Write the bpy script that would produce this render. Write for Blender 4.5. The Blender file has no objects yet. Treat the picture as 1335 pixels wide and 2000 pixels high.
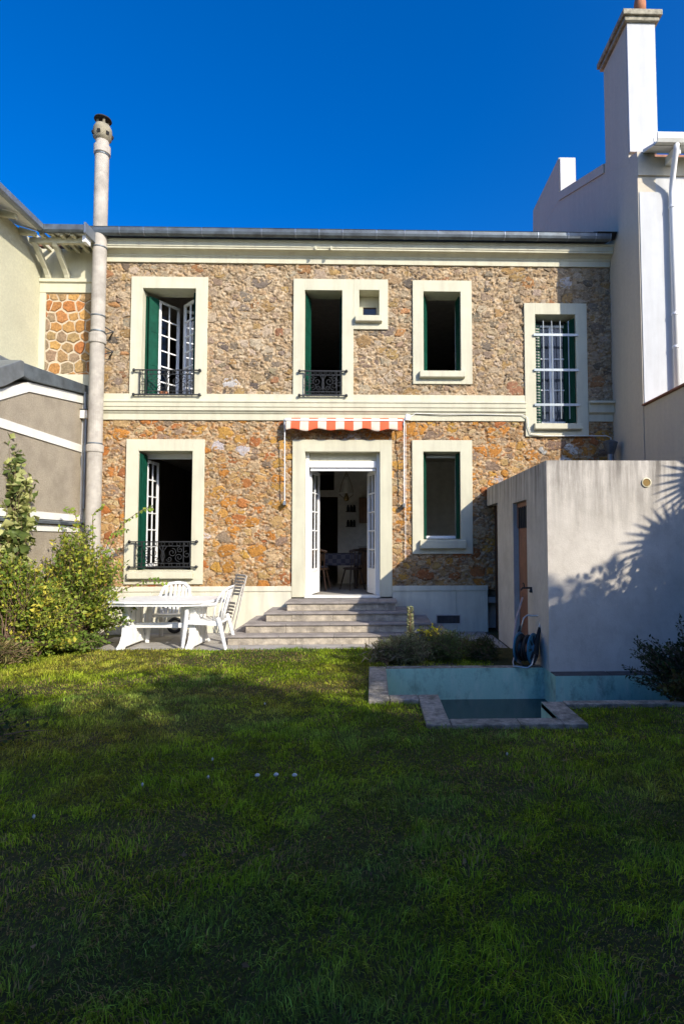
import bpy, bmesh, math, random
import numpy as np
from mathutils import Vector, Matrix
random.seed(11); rng = np.random.default_rng(11)
S = bpy.context.scene; COL = S.collection
R = math.radians; PI = math.pi

# ---------------------------------------------------------------- camera
def cam_axes(p, y, r):
    fwd = Vector((math.sin(y)*math.cos(p), math.cos(y)*math.cos(p), math.sin(p)))
    r0 = Vector((math.cos(y), -math.sin(y), 0)); u0 = r0.cross(fwd)
    return math.cos(r)*r0 + math.sin(r)*u0, -math.sin(r)*r0 + math.cos(r)*u0, fwd
ca, cb, cc = cam_axes(R(2.966), R(1.544), R(-0.09))
cd = bpy.data.cameras.new('camera'); camo = bpy.data.objects.new('camera', cd); COL.objects.link(camo)
camo.matrix_world = Matrix(((ca.x, cb.x, -cc.x, 0), (ca.y, cb.y, -cc.y, -10.45), (ca.z, cb.z, -cc.z, 1.6), (0, 0, 0, 1)))
cd.sensor_fit = 'VERTICAL'; cd.sensor_height = 36; cd.lens = 36*1130/2000; cd.shift_x = -89.8/2000
cd.clip_start = .05; cd.clip_end = 2000
S.camera = camo

# ---------------------------------------------------------------- sky, sun, exposure
SUN_AZ, SUN_EL = R(140.0), R(28.7)      # azimuth clockwise from +Y
W = bpy.data.worlds.new('World'); S.world = W; W.use_nodes = True
wn = W.node_tree; bg = wn.nodes['Background']
sky = wn.nodes.new('ShaderNodeTexSky'); sky.sky_type = 'NISHITA'; sky.sun_disc = False
sky.sun_elevation = SUN_EL; sky.sun_rotation = SUN_AZ
sky.air_density = 1.0; sky.dust_density = 2.8; sky.ozone_density = 8.0; sky.altitude = 0
hs = wn.nodes.new('ShaderNodeHueSaturation'); hs.inputs['Saturation'].default_value = 1.25; hs.inputs['Hue'].default_value = .509
wn.links.new(sky.outputs[0], hs.inputs['Color']); wn.links.new(hs.outputs[0], bg.inputs[0])
bg.inputs[1].default_value = 0.12
sd = bpy.data.lights.new('sun', 'SUN'); sun = bpy.data.objects.new('sun', sd); COL.objects.link(sun)
sd.energy = 3.1; sd.angle = R(0.53); sd.color = (1.0, .91, .77)
SDIR = Vector((math.sin(SUN_AZ)*math.cos(SUN_EL), math.cos(SUN_AZ)*math.cos(SUN_EL), math.sin(SUN_EL)))
sun.rotation_euler = SDIR.to_track_quat('Z', 'Y').to_euler(); sun.location = SDIR*40
vs = S.view_settings; vs.view_transform = 'Standard'; vs.look = 'None'; vs.gamma = 1; vs.exposure = 0.98
vs.use_curve_mapping = False

# ---------------------------------------------------------------- materials
MATS = {}
def nodes(name):
    m = bpy.data.materials.new(name); m.use_nodes = True; nt = m.node_tree
    return m, nt, nt.nodes['Principled BSDF']
def nz(nt, vec, scale, detail=6, rough=.6, dist=0):
    n = nt.nodes.new('ShaderNodeTexNoise'); n.inputs['Scale'].default_value = scale; n.inputs['Detail'].default_value = detail
    n.inputs['Roughness'].default_value = rough; n.inputs['Distortion'].default_value = dist
    nt.links.new(vec, n.inputs['Vector']); return n.outputs['Fac']
def ramp(nt, fac, stops):
    r = nt.nodes.new('ShaderNodeValToRGB'); el = r.color_ramp.elements
    while len(el) < len(stops): el.new(.5)
    for e, (p, c) in zip(el, stops): e.position = p; e.color = (c[0], c[1], c[2], 1) if hasattr(c, '__len__') else (c, c, c, 1)
    nt.links.new(fac, r.inputs[0]); return r.outputs[0]
def mixc(nt, a, b, fac, mode='MIX'):
    n = nt.nodes.new('ShaderNodeMix'); n.data_type = 'RGBA'; n.blend_type = mode
    for i, x in ((6, a), (7, b), (0, fac)):
        if hasattr(x, 'default_value'): nt.links.new(x, n.inputs[i])
        elif i == 0: n.inputs[0].default_value = x
        else: n.inputs[i].default_value = (x[0], x[1], x[2], 1)
    return n.outputs[2]
def coords(nt, stretch=None):
    t = nt.nodes.new('ShaderNodeTexCoord'); o = t.outputs['Object']
    if stretch:
        mp = nt.nodes.new('ShaderNodeMapping'); mp.inputs['Scale'].default_value = stretch
        nt.links.new(o, mp.inputs[0]); o = mp.outputs[0]
    return o
def bump(nt, bs, h, strength, dist=.01):
    b = nt.nodes.new('ShaderNodeBump'); b.inputs['Strength'].default_value = strength; b.inputs['Distance'].default_value = dist
    nt.links.new(h, b.inputs['Height']); nt.links.new(b.outputs[0], bs.inputs['Normal'])
def plain(name, col, rough=.6, var=.12, scale=6, bs=0, bscale=60, metal=0, streak=False, stain=None, stain_amt=.5, stain_scale=1.2, spec=.4, bdist=.01):
    m, nt, b = nodes(name); co = coords(nt)
    f = nz(nt, co, scale)
    c = mixc(nt, [max(0, x*(1-var)) for x in col], [min(1, x*(1+var)) for x in col], ramp(nt, f, [(.3, 0), (.7, 1)]))
    if stain:
        sc = coords(nt, (5, 5, .55)) if streak else co
        g = nz(nt, sc, stain_scale, 8, .65)
        k = ramp(nt, g, [(.44, 0), (.68, stain_amt)])
        c = mixc(nt, c, stain, k)
    nt.links.new(c, b.inputs['Base Color']); b.inputs['Roughness'].default_value = rough; b.inputs['Metallic'].default_value = metal
    b.inputs['Specular IOR Level'].default_value = spec
    if bs: bump(nt, b, nz(nt, co, bscale, 5, .65), bs, bdist)
    MATS[name] = m; return m
plain('trim', (.57, .55, .41), .8, .06, 3, .3, 90, stain=(.42, .38, .28), stain_amt=.45, streak=True, stain_scale=1.3)
plain('plinth', (.68, .65, .51), .85, .07, 3, .3, 70, stain=(.40, .38, .30), stain_amt=.5, streak=True)
plain('green', (.004, .06, .035), .6, .25, 8, .05, 40, spec=.2)
plain('white', (.80, .80, .79), .4, .03, 5)
plain('plastic', (.82, .82, .80), .38, .03, 9, .03, 200, stain=(.62, .60, .52), stain_amt=.35, stain_scale=5)
plain('iron', (.022, .023, .024), .5, .3, 20, .1, 120)
plain('zinc', (.25, .28, .31), .45, .18, 5, .05, 30, metal=.6, stain=(.16, .17, .18), stain_amt=.6, stain_scale=3)
plain('zincdark', (.13, .155, .175), .5, .2, 6, .05, 30, metal=.35, stain=(.05, .055, .06), stain_amt=.7, stain_scale=4)
plain('flue', (.42, .385, .33), .9, .14, 7, .5, 70, stain=(.22, .20, .17), stain_amt=.6, stain_scale=4)
plain('fluecap', (.30, .27, .19), .95, .3, 14, .6, 60, stain=(.05, .05, .04), stain_amt=.8, stain_scale=7)
plain('soot', (.02, .02, .02), .9, .2, 10)
plain('roughwall', (.60, .58, .41), .95, .1, 30, 1.0, 95, stain=(.44, .42, .30), stain_amt=.4, bdist=.02)
plain('greyrough', (.43, .37, .28), .95, .22, 45, 1.0, 120, stain=(.26, .22, .165), stain_amt=.7, stain_scale=2.0, bdist=.02)
plain('whitepaint', (.76, .75, .69), .8, .05, 4, .15, 60, stain=(.5, .48, .42), stain_amt=.4, stain_scale=3)
plain('neighbour', (.58, .52, .41), .9, .05, 18, .6, 130, stain=(.38, .35, .29), stain_amt=.2, stain_scale=1.2, streak=True)
plain('neighfront', (.53, .54, .54), .85, .04, 6, .3, 80, stain=(.40, .40, .38), stain_amt=.4, streak=True, stain_scale=1.1)
plain('capstone', (.36, .33, .25), .95, .25, 12, .6, 40, stain=(.09, .085, .06), stain_amt=.75, stain_scale=9)
plain('terracotta', (.42, .17, .085), .85, .2, 14, .3, 60)
plain('tile', (.36, .16, .095), .85, .3, 9, .3, 60, stain=(.12, .09, .07), stain_amt=.6, stain_scale=5)
m, nt, b = nodes('concrete'); co = coords(nt); sp_ = nt.nodes.new('ShaderNodeSeparateXYZ'); nt.links.new(co, sp_.inputs[0])
c = mixc(nt, (.47, .435, .375), (.62, .58, .51), ramp(nt, nz(nt, co, 2.2, 8, .7), [(.3, 0), (.7, 1)]))
c = mixc(nt, c, (.36, .32, .27), ramp(nt, nz(nt, coords(nt, (1.5, 1.5, 1)), 5, 8, .75), [(.5, 0), (.75, .5)]))
top_ = ramp(nt, sp_.outputs[2], [(0, 0), (1, 1)]); mr = nt.nodes.new('ShaderNodeMapRange'); mr.inputs[1].default_value = 1.55; mr.inputs[2].default_value = 2.6; nt.links.new(sp_.outputs[2], mr.inputs[0])
sk = ramp(nt, nz(nt, coords(nt, (7, 7, .7)), 1.5, 8, .65), [(.38, 0), (.66, 1)]); mm = nt.nodes.new('ShaderNodeMath'); mm.operation = 'MULTIPLY'; nt.links.new(sk, mm.inputs[0]); nt.links.new(mr.outputs[0], mm.inputs[1])
c = mixc(nt, c, (.15, .135, .115), mm.outputs[0])
nt.links.new(c, b.inputs['Base Color']); b.inputs['Roughness'].default_value = .95; bump(nt, b, nz(nt, co, 55, 6, .7), .35); MATS['concrete'] = m
plain('concretedark', (.07, .065, .06), .9, .3, 9, .4, 40)
plain('paving', (.36, .34, .31), .9, .14, 5, .35, 60, stain=(.22, .21, .19), stain_amt=.6, stain_scale=2.2)
plain('stepstone', (.30, .27, .245), .85, .2, 8, .5, 45, stain=(.16, .145, .135), stain_amt=.6, stain_scale=4.5)
plain('riserstone', (.46, .40, .31), .9, .3, 9, .7, 40, stain=(.20, .175, .145), stain_amt=.85, stain_scale=7, bdist=.02)
plain('coping', (.30, .275, .225), .95, .4, 22, 1.0, 35, stain=(.05, .052, .035), stain_amt=.9, stain_scale=5, bdist=.02)
plain('wood', (.20, .105, .05), .5, .25, 6, .15, 40)
plain('doorwood', (.20, .085, .05), .55, .25, 5, .15, 40)
plain('darkwood', (.05, .03, .02), .45, .3, 8, .1, 40)
plain('greywood', (.47, .44, .39), .8, .2, 10, .3, 60)
plain('wallpaper', (.70, .68, .62), .9, .12, 7, .1, 40)
plain('roomdark', (.16, .12, .09), .9, .15, 3)
plain('roomfloor', (.42, .39, .34), .5, .2, 3)
plain('bar', (.30, .335, .35), .4, .1, 9, metal=.4)
plain('curtain', (.11, .12, .14), .9, .1, 8)
plain('grille', (.30, .30, .27), .6, .5, 140)
plain('soil', (.085, .062, .042), 1, .4, 14, .9, 40)
plain('blue', (.03, .14, .23), .45, .12, 9)
plain('rubber', (.02, .02, .02), .7, .2, 9)
plain('metal', (.55, .54, .50), .3, .1, 9, metal=.9)
plain('hose', (.46, .34, .30), .6, .15, 20)
plain('bark', (.10, .075, .055), .95, .3, 14, .8, 30)
plain('fibre', (.11, .08, .05), 1, .4, 30, .9, 60)
plain('twig', (.14, .09, .06), .9, .3, 20)
plain('lampglass', (.62, .60, .54), .3, .05, 6)
plain('brass', (.22, .15, .06), .4, .2, 8, metal=.8)
plain('ivory', (.62, .56, .38), .5, .2, 30)
plain('petal', (.5, .5, .46), .8, .05, 20)
plain('yellowpetal', (.72, .56, .03), .8, .15, 20)
# pool paint with lime and algae stains
m, nt, b = nodes('pool'); co = coords(nt)
c = mixc(nt, (.40, .62, .49), (.25, .49, .40), nz(nt, co, 3.5, 7, .65))
c = mixc(nt, c, (.58, .66, .54), ramp(nt, nz(nt, coords(nt, (3, 3, .8)), 1.6, 8, .7), [(.5, 0), (.7, .7)]))
c = mixc(nt, c, (.10, .17, .14), ramp(nt, nz(nt, coords(nt, (2.5, 2.5, 1.4)), 2.2, 9, .75), [(.5, 0), (.7, .8)]))
nt.links.new(c, b.inputs['Base Color']); b.inputs['Roughness'].default_value = .75; bump(nt, b, nz(nt, co, 40), .3); MATS['pool'] = m
m, nt, b = nodes('water'); b.inputs['Base Color'].default_value = (.012, .02, .022, 1); b.inputs['Roughness'].default_value = .12
bump(nt, b, nz(nt, coords(nt), 9, 3), .06, .01); MATS['water'] = m
# clear window glass: mirror at grazing angles, otherwise see-through
m, nt, b = nodes('glass'); nt.nodes.remove(b); out = nt.nodes['Material Output']
tr = nt.nodes.new('ShaderNodeBsdfTransparent'); gl = nt.nodes.new('ShaderNodeBsdfGlossy'); gl.inputs['Roughness'].default_value = .02
fr = nt.nodes.new('ShaderNodeFresnel'); fr.inputs[0].default_value = 1.5; mx = nt.nodes.new('ShaderNodeMixShader')
tr.inputs[0].default_value = (.86, .88, .87, 1)
nt.links.new(fr.outputs[0], mx.inputs[0]); nt.links.new(tr.outputs[0], mx.inputs[1]); nt.links.new(gl.outputs[0], mx.inputs[2]); nt.links.new(mx.outputs[0], out.inputs[0]); MATS['glass'] = m
# awning cloth: orange and cream stripes printed along x
m, nt, b = nodes('awningcloth'); co = coords(nt); sx = nt.nodes.new('ShaderNodeSeparateXYZ'); nt.links.new(co, sx.inputs[0])
a1 = nt.nodes.new('ShaderNodeMath'); a1.operation = 'MULTIPLY_ADD'; a1.inputs[1].default_value = 1/.316; a1.inputs[2].default_value = 10; nt.links.new(sx.outputs[0], a1.inputs[0])
a2 = nt.nodes.new('ShaderNodeMath'); a2.operation = 'FRACT'; nt.links.new(a1.outputs[0], a2.inputs[0])
a3 = nt.nodes.new('ShaderNodeMath'); a3.operation = 'LESS_THAN'; a3.inputs[1].default_value = .52; nt.links.new(a2.outputs[0], a3.inputs[0])
c = mixc(nt, (.66, .55, .44), (.68, .12, .045), a3.outputs[0]); c = mixc(nt, c, (.35, .2, .13), ramp(nt, nz(nt, co, 5), [(.5, 0), (.8, .5)]))
nt.links.new(c, b.inputs['Base Color']); b.inputs['Roughness'].default_value = .9; MATS['awningcloth'] = m
# checked tablecloth
m, nt, b = nodes('check'); co = coords(nt); ck = nt.nodes.new('ShaderNodeTexChecker'); ck.inputs['Scale'].default_value = 11
ck.inputs[1].default_value = (.05, .05, .075, 1); ck.inputs[2].default_value = (.11, .105, .12, 1); nt.links.new(co, ck.inputs[0]); nt.links.new(ck.outputs[0], b.inputs['Base Color']); b.inputs['Roughness'].default_value = .9; MATS['check'] = m
# materials that take the piece's own colour from the mesh
def attr_mat(name, rough=.9, spec=.25, var=(.62, 1.22), scale=22, bs=.8, bscale=75, pits=False, transl=0, bdist=.012):
    m, nt, b = nodes(name); at = nt.nodes.new('ShaderNodeAttribute'); at.attribute_name = 'Col'; co = coords(nt)
    c = at.outputs['Color']
    if var:
        v = ramp(nt, nz(nt, co, scale, 8, .7), [(.28, var[0]), (.72, var[1])]); c = mixc(nt, c, v, 1.0, 'MULTIPLY')
    h = None
    if bs: h = nz(nt, co, bscale, 8, .7)
    if pits:
        vo = nt.nodes.new('ShaderNodeTexVoronoi'); vo.inputs['Scale'].default_value = 26; nt.links.new(co, vo.inputs['Vector'])
        pk = ramp(nt, vo.outputs['Distance'], [(.06, .55), (.26, 1)]); c = mixc(nt, c, pk, .8, 'MULTIPLY')
    nt.links.new(c, b.inputs['Base Color']); b.inputs['Roughness'].default_value = rough; b.inputs['Specular IOR Level'].default_value = spec
    if h: bump(nt, b, h, bs, bdist)
    if transl:
        out = nt.nodes['Material Output']; t = nt.nodes.new('ShaderNodeBsdfTranslucent'); mx = nt.nodes.new('ShaderNodeMixShader'); mx.inputs[0].default_value = transl
        nt.links.new(c, t.inputs[0]); nt.links.new(b.outputs[0], mx.inputs[1]); nt.links.new(t.outputs[0], mx.inputs[2]); nt.links.new(mx.outputs[0], out.inputs[0])
    MATS[name] = m
attr_mat('stone', var=(.5, 1.3), scale=26, bs=1.0, bscale=60, pits=True, bdist=.02)
attr_mat('hexstone', var=(.42, 1.4), scale=24, bs=1.0, bscale=50, pits=True, bdist=.02)
attr_mat('mortar', var=(.7, 1.15), scale=30, bs=1.0, bscale=90, pits=True)
attr_mat('leaf', rough=.5, spec=.18, var=None, bs=0, transl=.35)
attr_mat('grass', rough=.7, spec=.08, var=None, bs=0, transl=.35)
attr_mat('lawnsoil', rough=1, var=(.55, 1.3), scale=26, bs=.9, bscale=60)

# ---------------------------------------------------------------- mesh helpers
def thing(name, label, cat, loc=(0, 0, 0), rotz=0, group=None, kind=None):
    o = bpy.data.objects.new(name, None); COL.objects.link(o); o.location = loc; o.rotation_euler = (0, 0, rotz); o.empty_display_size = .1
    tag(o, label, cat, group, kind); return o
def tag(o, label=None, cat=None, group=None, kind=None):
    if label: o['label'] = label
    if cat: o['category'] = cat
    if group: o['group'] = group
    if kind: o['kind'] = kind
    return o
def finish(me, name, mat, parent, smooth=False, bevel=0):
    if mat: me.materials.append(MATS[mat])
    if smooth: me.polygons.foreach_set('use_smooth', np.ones(len(me.polygons), dtype=bool))
    o = bpy.data.objects.new(name, me); COL.objects.link(o)
    if parent: o.parent = parent
    if bevel:
        md = o.modifiers.new('bevel', 'BEVEL'); md.width = bevel; md.segments = 2; md.limit_method = 'ANGLE'; md.angle_limit = R(40)
    return o
def wloc(p):
    v = Vector((0, 0, 0))
    while p: v += p.location; p = p.parent
    return v
class MB:
    def __init__(s): s.v = []; s.f = []; s.c = []
    def add(s, vs_, fs, col=None):
        o = len(s.v); s.v += [tuple(x) for x in vs_]; s.f += [tuple(i+o for i in f) for f in fs]
        if col is not None: s.c += [col]*len(vs_)
        return s
    def box(s, x0, x1, y0, y1, z0, z1, col=None):
        return s.add([(x0, y0, z0), (x1, y0, z0), (x1, y1, z0), (x0, y1, z0), (x0, y0, z1), (x1, y0, z1), (x1, y1, z1), (x0, y1, z1)],
                     [(0, 3, 2, 1), (4, 5, 6, 7), (0, 1, 5, 4), (1, 2, 6, 5), (2, 3, 7, 6), (3, 0, 4, 7)], col)
    def bar(s, p, q, w, h, up=(0, 0, 1)):
        p = Vector(p); q = Vector(q); d = (q-p).normalized(); u = Vector(up)
        if abs(d.dot(u)) > .98: u = Vector((0, 1, 0))
        a = d.cross(u).normalized()*(w/2); b = a.cross(d).normalized()*(h/2)
        vv = [p-a-b, p+a-b, p+a+b, p-a+b, q-a-b, q+a-b, q+a+b, q-a+b]
        return s.add(vv, [(0, 3, 2, 1), (4, 5, 6, 7), (0, 1, 5, 4), (1, 2, 6, 5), (2, 3, 7, 6), (3, 0, 4, 7)])
    def prism(s, poly, axis, a, b):
        n = len(poly)
        def P(q, t): return {'x': (t, q[0], q[1]), 'y': (q[0], t, q[1]), 'z': (q[0], q[1], t)}[axis]
        vv = [P(q, a) for q in poly]+[P(q, b) for q in poly]
        return s.add(vv, [tuple(range(n))[::-1], tuple(range(n, 2*n))]+[(i, (i+1) % n, n+(i+1) % n, n+i) for i in range(n)])
    def tube(s, pts, r, n=8, closed=False, caps=True, flat=1.0):
        P = [Vector(p) for p in pts]; m = len(P); rr = r if hasattr(r, '__len__') else [r]*m
        up = None; ring0 = len(s.v)
        for i in range(m):
            if closed: d = P[(i+1) % m]-P[i-1]
            else: d = P[min(i+1, m-1)]-P[max(i-1, 0)]
            d = d.normalized() if d.length > 1e-9 else Vector((0, 0, 1))
            if up is None:
                up = Vector((0, 1, 0)) if abs(d.y) < .8 else Vector((1, 0, 0))
            a = (up-d*up.dot(d)).normalized(); up = a; b = d.cross(a)
            for k in range(n):
                t = 2*PI*k/n; s.v.append(tuple(P[i]+a*(math.cos(t)*rr[i]*flat)+b*(math.sin(t)*rr[i])))
        for i in range(m if closed else m-1):
            j = (i+1) % m
            for k in range(n):
                s.f.append((ring0+i*n+k, ring0+i*n+(k+1) % n, ring0+j*n+(k+1) % n, ring0+j*n+k))
        if caps and not closed:
            s.f.append(tuple(ring0+k for k in range(n))[::-1]); s.f.append(tuple(ring0+(m-1)*n+k for k in range(n)))
        return s
    def lathe(s, prof, o=(0, 0, 0), n=20, M=None):
        b = len(s.v); o = Vector(o)
        for (r, z) in prof:
            for k in range(n):
                t = 2*PI*k/n; p = Vector((r*math.cos(t), r*math.sin(t), z))
                s.v.append(tuple(o+(M @ p if M else p)))
        for i in range(len(prof)-1):
            for k in range(n): s.f.append((b+i*n+k, b+i*n+(k+1) % n, b+(i+1)*n+(k+1) % n, b+(i+1)*n+k))
        s.f.append(tuple(b+k for k in range(n))[::-1]); s.f.append(tuple(b+(len(prof)-1)*n+k for k in range(n)))
        return s
    def frame(s, x0, x1, z0, z1, ix0, ix1, iz0, iz1, y0, y1, bottom=True):
        s.box(x0, ix0, y0, y1, z0, z1); s.box(ix1, x1, y0, y1, z0, z1); s.box(ix0, ix1, y0, y1, iz1, z1)
        if bottom: s.box(ix0, ix1, y0, y1, z0, iz0)
        return s
    def build(s, name, mat, parent=None, smooth=False, bevel=0, world=False, recalc=True):
        me = bpy.data.meshes.new(name); vv = s.v
        if world and parent:
            w = wloc(parent); vv = [(a-w.x, b-w.y, c-w.z) for a, b, c in vv]
        me.from_pydata(vv, [], s.f)
        if recalc:
            bm = bmesh.new(); bm.from_mesh(me); bmesh.ops.recalc_face_normals(bm, faces=bm.faces); bm.to_mesh(me); bm.free()
        if s.c:
            at = me.color_attributes.new('Col', 'FLOAT_COLOR', 'POINT'); at.data.foreach_set('color', np.array([(c[0], c[1], c[2], 1) for c in s.c], dtype=np.float32).ravel())
        return finish(me, name, mat, parent, smooth, bevel)
def np_mesh(name, V, F, mat, parent=None, cols=None, smooth=False):
    V = np.asarray(V, np.float32); F = np.asarray(F, np.int32); me = bpy.data.meshes.new(name)
    me.vertices.add(len(V)); me.vertices.foreach_set('co', V.ravel()); k = F.shape[1]
    me.loops.add(F.size); me.loops.foreach_set('vertex_index', F.ravel()); me.polygons.add(len(F))
    me.polygons.foreach_set('loop_start', np.arange(len(F), dtype=np.int32)*k); me.update(calc_edges=True); me.validate()
    if cols is not None:
        c4 = np.ones((len(V), 4), np.float32); c4[:, :3] = cols
        at = me.color_attributes.new('Col', 'FLOAT_COLOR', 'POINT'); at.data.foreach_set('color', c4.ravel())
    return finish(me, name, mat, parent, smooth)
def vnoise(x, y, seed=0):
    xi = np.floor(x).astype(np.int64); yi = np.floor(y).astype(np.int64); fx = x-xi; fy = y-yi; fx = fx*fx*(3-2*fx); fy = fy*fy*(3-2*fy)
    def h(a, b):
        n = (a*374761393+b*668265263+seed*974711) & 0x7fffffff; n = ((n ^ (n >> 13))*1274126177) & 0x7fffffff; return ((n ^ (n >> 16)) & 0xffff)/65535.
    return (h(xi, yi)*(1-fx)+h(xi+1, yi)*fx)*(1-fy)+(h(xi, yi+1)*(1-fx)+h(xi+1, yi+1)*fx)*fy
def fbm(x, y, o=4, seed=0):
    t = 0; a = .5
    for i in range(o): t = t+a*vnoise(x*2**i, y*2**i, seed+i*17); a *= .5
    return t
def copy_tree(o, parent=None):
    c = o.copy(); COL.objects.link(c); c.parent = parent
    for ch in list(o.children): copy_tree(ch, c)
    return c

# ================================================================ SETTING: ground, terrace, pool, steps
LZ = .05
# pool outline (inner edge)
POOL = [(.16, -3.42), (.16, -4.63), (.65, -4.63), (.65, -5.42), (1.60, -5.42), (1.60, -4.90), (4.20, -4.90), (4.20, -3.86), (2.07, -3.86), (2.07, -3.42)]
mb = MB(); hx = [-900, .02, .52, 1.70, 4.25, 900]; hy = [-900, -5.50, -4.80, -4.70, -3.36, 900]
def in_pool(x, y, g=0):
    return (.16-g < x < 2.07+g and -4.63-g < y < -3.42+g) or (.65-g < x < 1.6+g and -5.42-g < y < -4.5) or (1.5 < x < 4.2+g and -4.9-g < y < -3.86+g)
gx = sorted({-900, -30, -6, 5, 30, 900, .10, .60, 1.65, 2.1, 4.3}); gy = sorted({-900, -40, -12, 0, 40, 900, -5.48, -4.95, -4.69, -3.36, -3.80})
mb = MB()
for i in range(len(gx)-1):
    for j in range(len(gy)-1):
        if in_pool((gx[i]+gx[i+1])/2, (gy[j]+gy[j+1])/2): continue
        c = (.075, .075, .03); mb.add([(gx[i], gy[j], 0), (gx[i+1], gy[j], 0), (gx[i+1], gy[j+1], 0), (gx[i], gy[j+1], 0)], [(0, 1, 2, 3)], c)
g = mb.build('ground', 'lawnsoil', recalc=False); tag(g, kind='structure'); g.location.z = -.02
# lawn surface: a gently uneven sheet of earth and thatch
def lawn_h(x, y): return LZ + .035*(fbm(x*1.3, y*1.3, 3, 5)-.45) + .012*(fbm(x*7, y*7, 2, 9)-.4)
def lawn_mix(x, y):
    dry = fbm(x*.55+3, y*.8+1, 4, 21); bare = fbm(x*.9+11, y*1.2+5, 4, 41); return dry, bare
nx, ny = 330, 300; X, Y = np.meshgrid(np.linspace(-7, 4.4, nx), np.linspace(-12, -1.93, ny))
Z = lawn_h(X, Y); dry, bare = lawn_mix(X, Y)
c = np.stack([.03+.05*dry, .04+.03*dry, .010+.01*dry], -1); c = c*(1-.0*bare[..., None])
idx = np.arange(nx*ny).reshape(ny, nx); F = np.stack([idx[:-1, :-1], idx[:-1, 1:], idx[1:, 1:], idx[1:, :-1]], -1).reshape(-1, 4)
V = np.stack([X, Y, Z], -1).reshape(-1, 3); cen = V[F].mean(1)
cx, cy = cen[:, 0], cen[:, 1]
keep = ~(((cx > .05) & (cx < 2.1) & (cy > -4.75) & (cy < -3.3)) | ((cx > .52) & (cx < 1.72) & (cy > -5.54) & (cy < -4.5)) | ((cx > 1.5) & (cy > -5.0) & (cy < -3.3)) | ((cx > 2.0) & (cy > -4)))
lw = np_mesh('lawn', V, F[keep], 'lawnsoil', None, c.reshape(-1, 3), True); tag(lw, kind='structure')

# terrace of pale grey slabs
ter = MB().box(-4.3, 2.07, -1.93, 0, -.05, -.012).build('terrace', 'concretedark'); tag(ter, kind='structure')
y0 = -1.95; rows = [(-1.95, -1.45), (-1.44, -.96), (-.95, -.47), (-.46, -.005)]
for r, (ya, yb) in enumerate(rows):
    x = -4.25+.2*(r % 2)-.1
    while x < 2.05:
        w = random.uniform(.45, .62); x1 = min(x+w, 2.06)
        if x1-x > .1:
            zz = random.uniform(-.002, .004)
            MB().box(x, x1-.008, ya, yb, -.04, zz).build('paving_slab', 'paving', ter, bevel=.004)
        x = x1

# pyramid of four stone steps
st = thing('garden_steps', 'four wide pale stone steps rising to the open garden door', 'steps', (-.52, -.6, 0))
STEP = [(.60, -.68, -1.46, .415), (.45, -.88, -1.77, .69), (.30, -1.10, -2.05, .95), (.15, -1.32, -2.28, 1.22)]
for i, (z, yf, xa, xb) in enumerate(STEP):
    zb = z-.15
    back = -.05
    # riser blocks on the front
    x = xa+.03
    while x < xb-.05:
        x1 = min(x+random.uniform(.35, .7), xb-.03)
        if xb-.03-x1 < .15: x1 = xb-.03
        MB().box(x+.002, x1-.002, yf+.03+random.uniform(-.003, .003), yf+.3, zb+.002, z-.035).build('riser_stone', 'riserstone', st, bevel=.004, world=True); x = x1
    for (sa, sb) in ((xa+.03, xa+.28), (xb-.28, xb-.03)):
        MB().box(sa, sb, yf+.302, back, zb+.002, z-.035).build('riser_stone', 'riserstone', st, bevel=.004, world=True)
    x = xa; dep = yf+.34 if i else -.052
    while x < xb-.05:
        x1 = min(x+random.uniform(.6, .95), xb)
        if xb-x1 < .3: x1 = xb
        MB().box(x+.002, x1-.002, yf, dep, z-.033, z+random.uniform(-.002, .002)).build('tread', 'stepstone', st, bevel=.006, world=True); x = x1
    if i:
        for (sa, sb) in ((xa, xa+.34), (xb-.34, xb)):
            MB().box(sa, sb, dep+.004, back, z-.033, z).build('tread', 'stepstone', st, bevel=.006, world=True)
MB().box(-1.20, .15, -.5, -.06, .0, .56).build('core', 'concretedark', st, world=True)

# pool basin, coping stones and still water
pool = thing('garden_pool', 'small sunken turquoise basin with mossy stone coping in the lawn', 'pool', (1.4, -4.3, 0))
mb = MB(); n = len(POOL)
for i in range(n):
    a, b_ = POOL[i], POOL[(i+1) % n]; mb.add([(a[0], a[1], .08), (b_[0], b_[1], .08), (b_[0], b_[1], -.7), (a[0], a[1], -.7)], [(0, 1, 2, 3)])
mb.add([(x, y, -.7) for x, y in POOL], [tuple(range(n))])
mb.build('basin', 'pool', pool, world=True, recalc=False)
def cop(x0, x1, y0, y1, along, L=.55, z=.085, mat='coping', th=.06):
    lo, hi = (x0, x1) if along == 'x' else (y0, y1); t = lo
    while t < hi-.02:
        t1 = min(t+L*random.uniform(.85, 1.2), hi)
        if hi-t1 < .2: t1 = hi
        dz = random.uniform(-.004, .004)
        q = (t+.003, t1-.003, y0, y1) if along == 'x' else (x0, x1, t+.003, t1-.003)
        MB().box(q[0], q[1], q[2], q[3], z-th, z+dz).build('coping_stone', mat, pool, bevel=.008, world=True); t = t1
cop(-.04, .162, -4.82, -3.30, 'y'); cop(.164, .45, -4.82, -4.628, 'x'); cop(.45, .652, -5.59, -4.628, 'y'); cop(.654, 1.598, -5.59, -5.418, 'x')
cop(1.60, 1.80, -5.59, -4.898, 'y'); cop(1.802, 4.2, -5.02, -4.898, 'x'); cop(.164, 2.065, -3.418, -3.27, 'x', .7); cop(2.072, 4.2, -3.858, -3.645, 'x', .7, .082, 'concretedark', .045)
wt = MB().add([(x, y, -.29) for x, y in POOL], [tuple(range(n))]).build('water', 'water', recalc=False); tag(wt, kind='structure')
# bed of earth between steps and pool
bd = MB().box(-.02, 2.06, -3.27, -1.96, -.04, .045).build('planting_bed', 'soil'); tag(bd, kind='structure')

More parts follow.
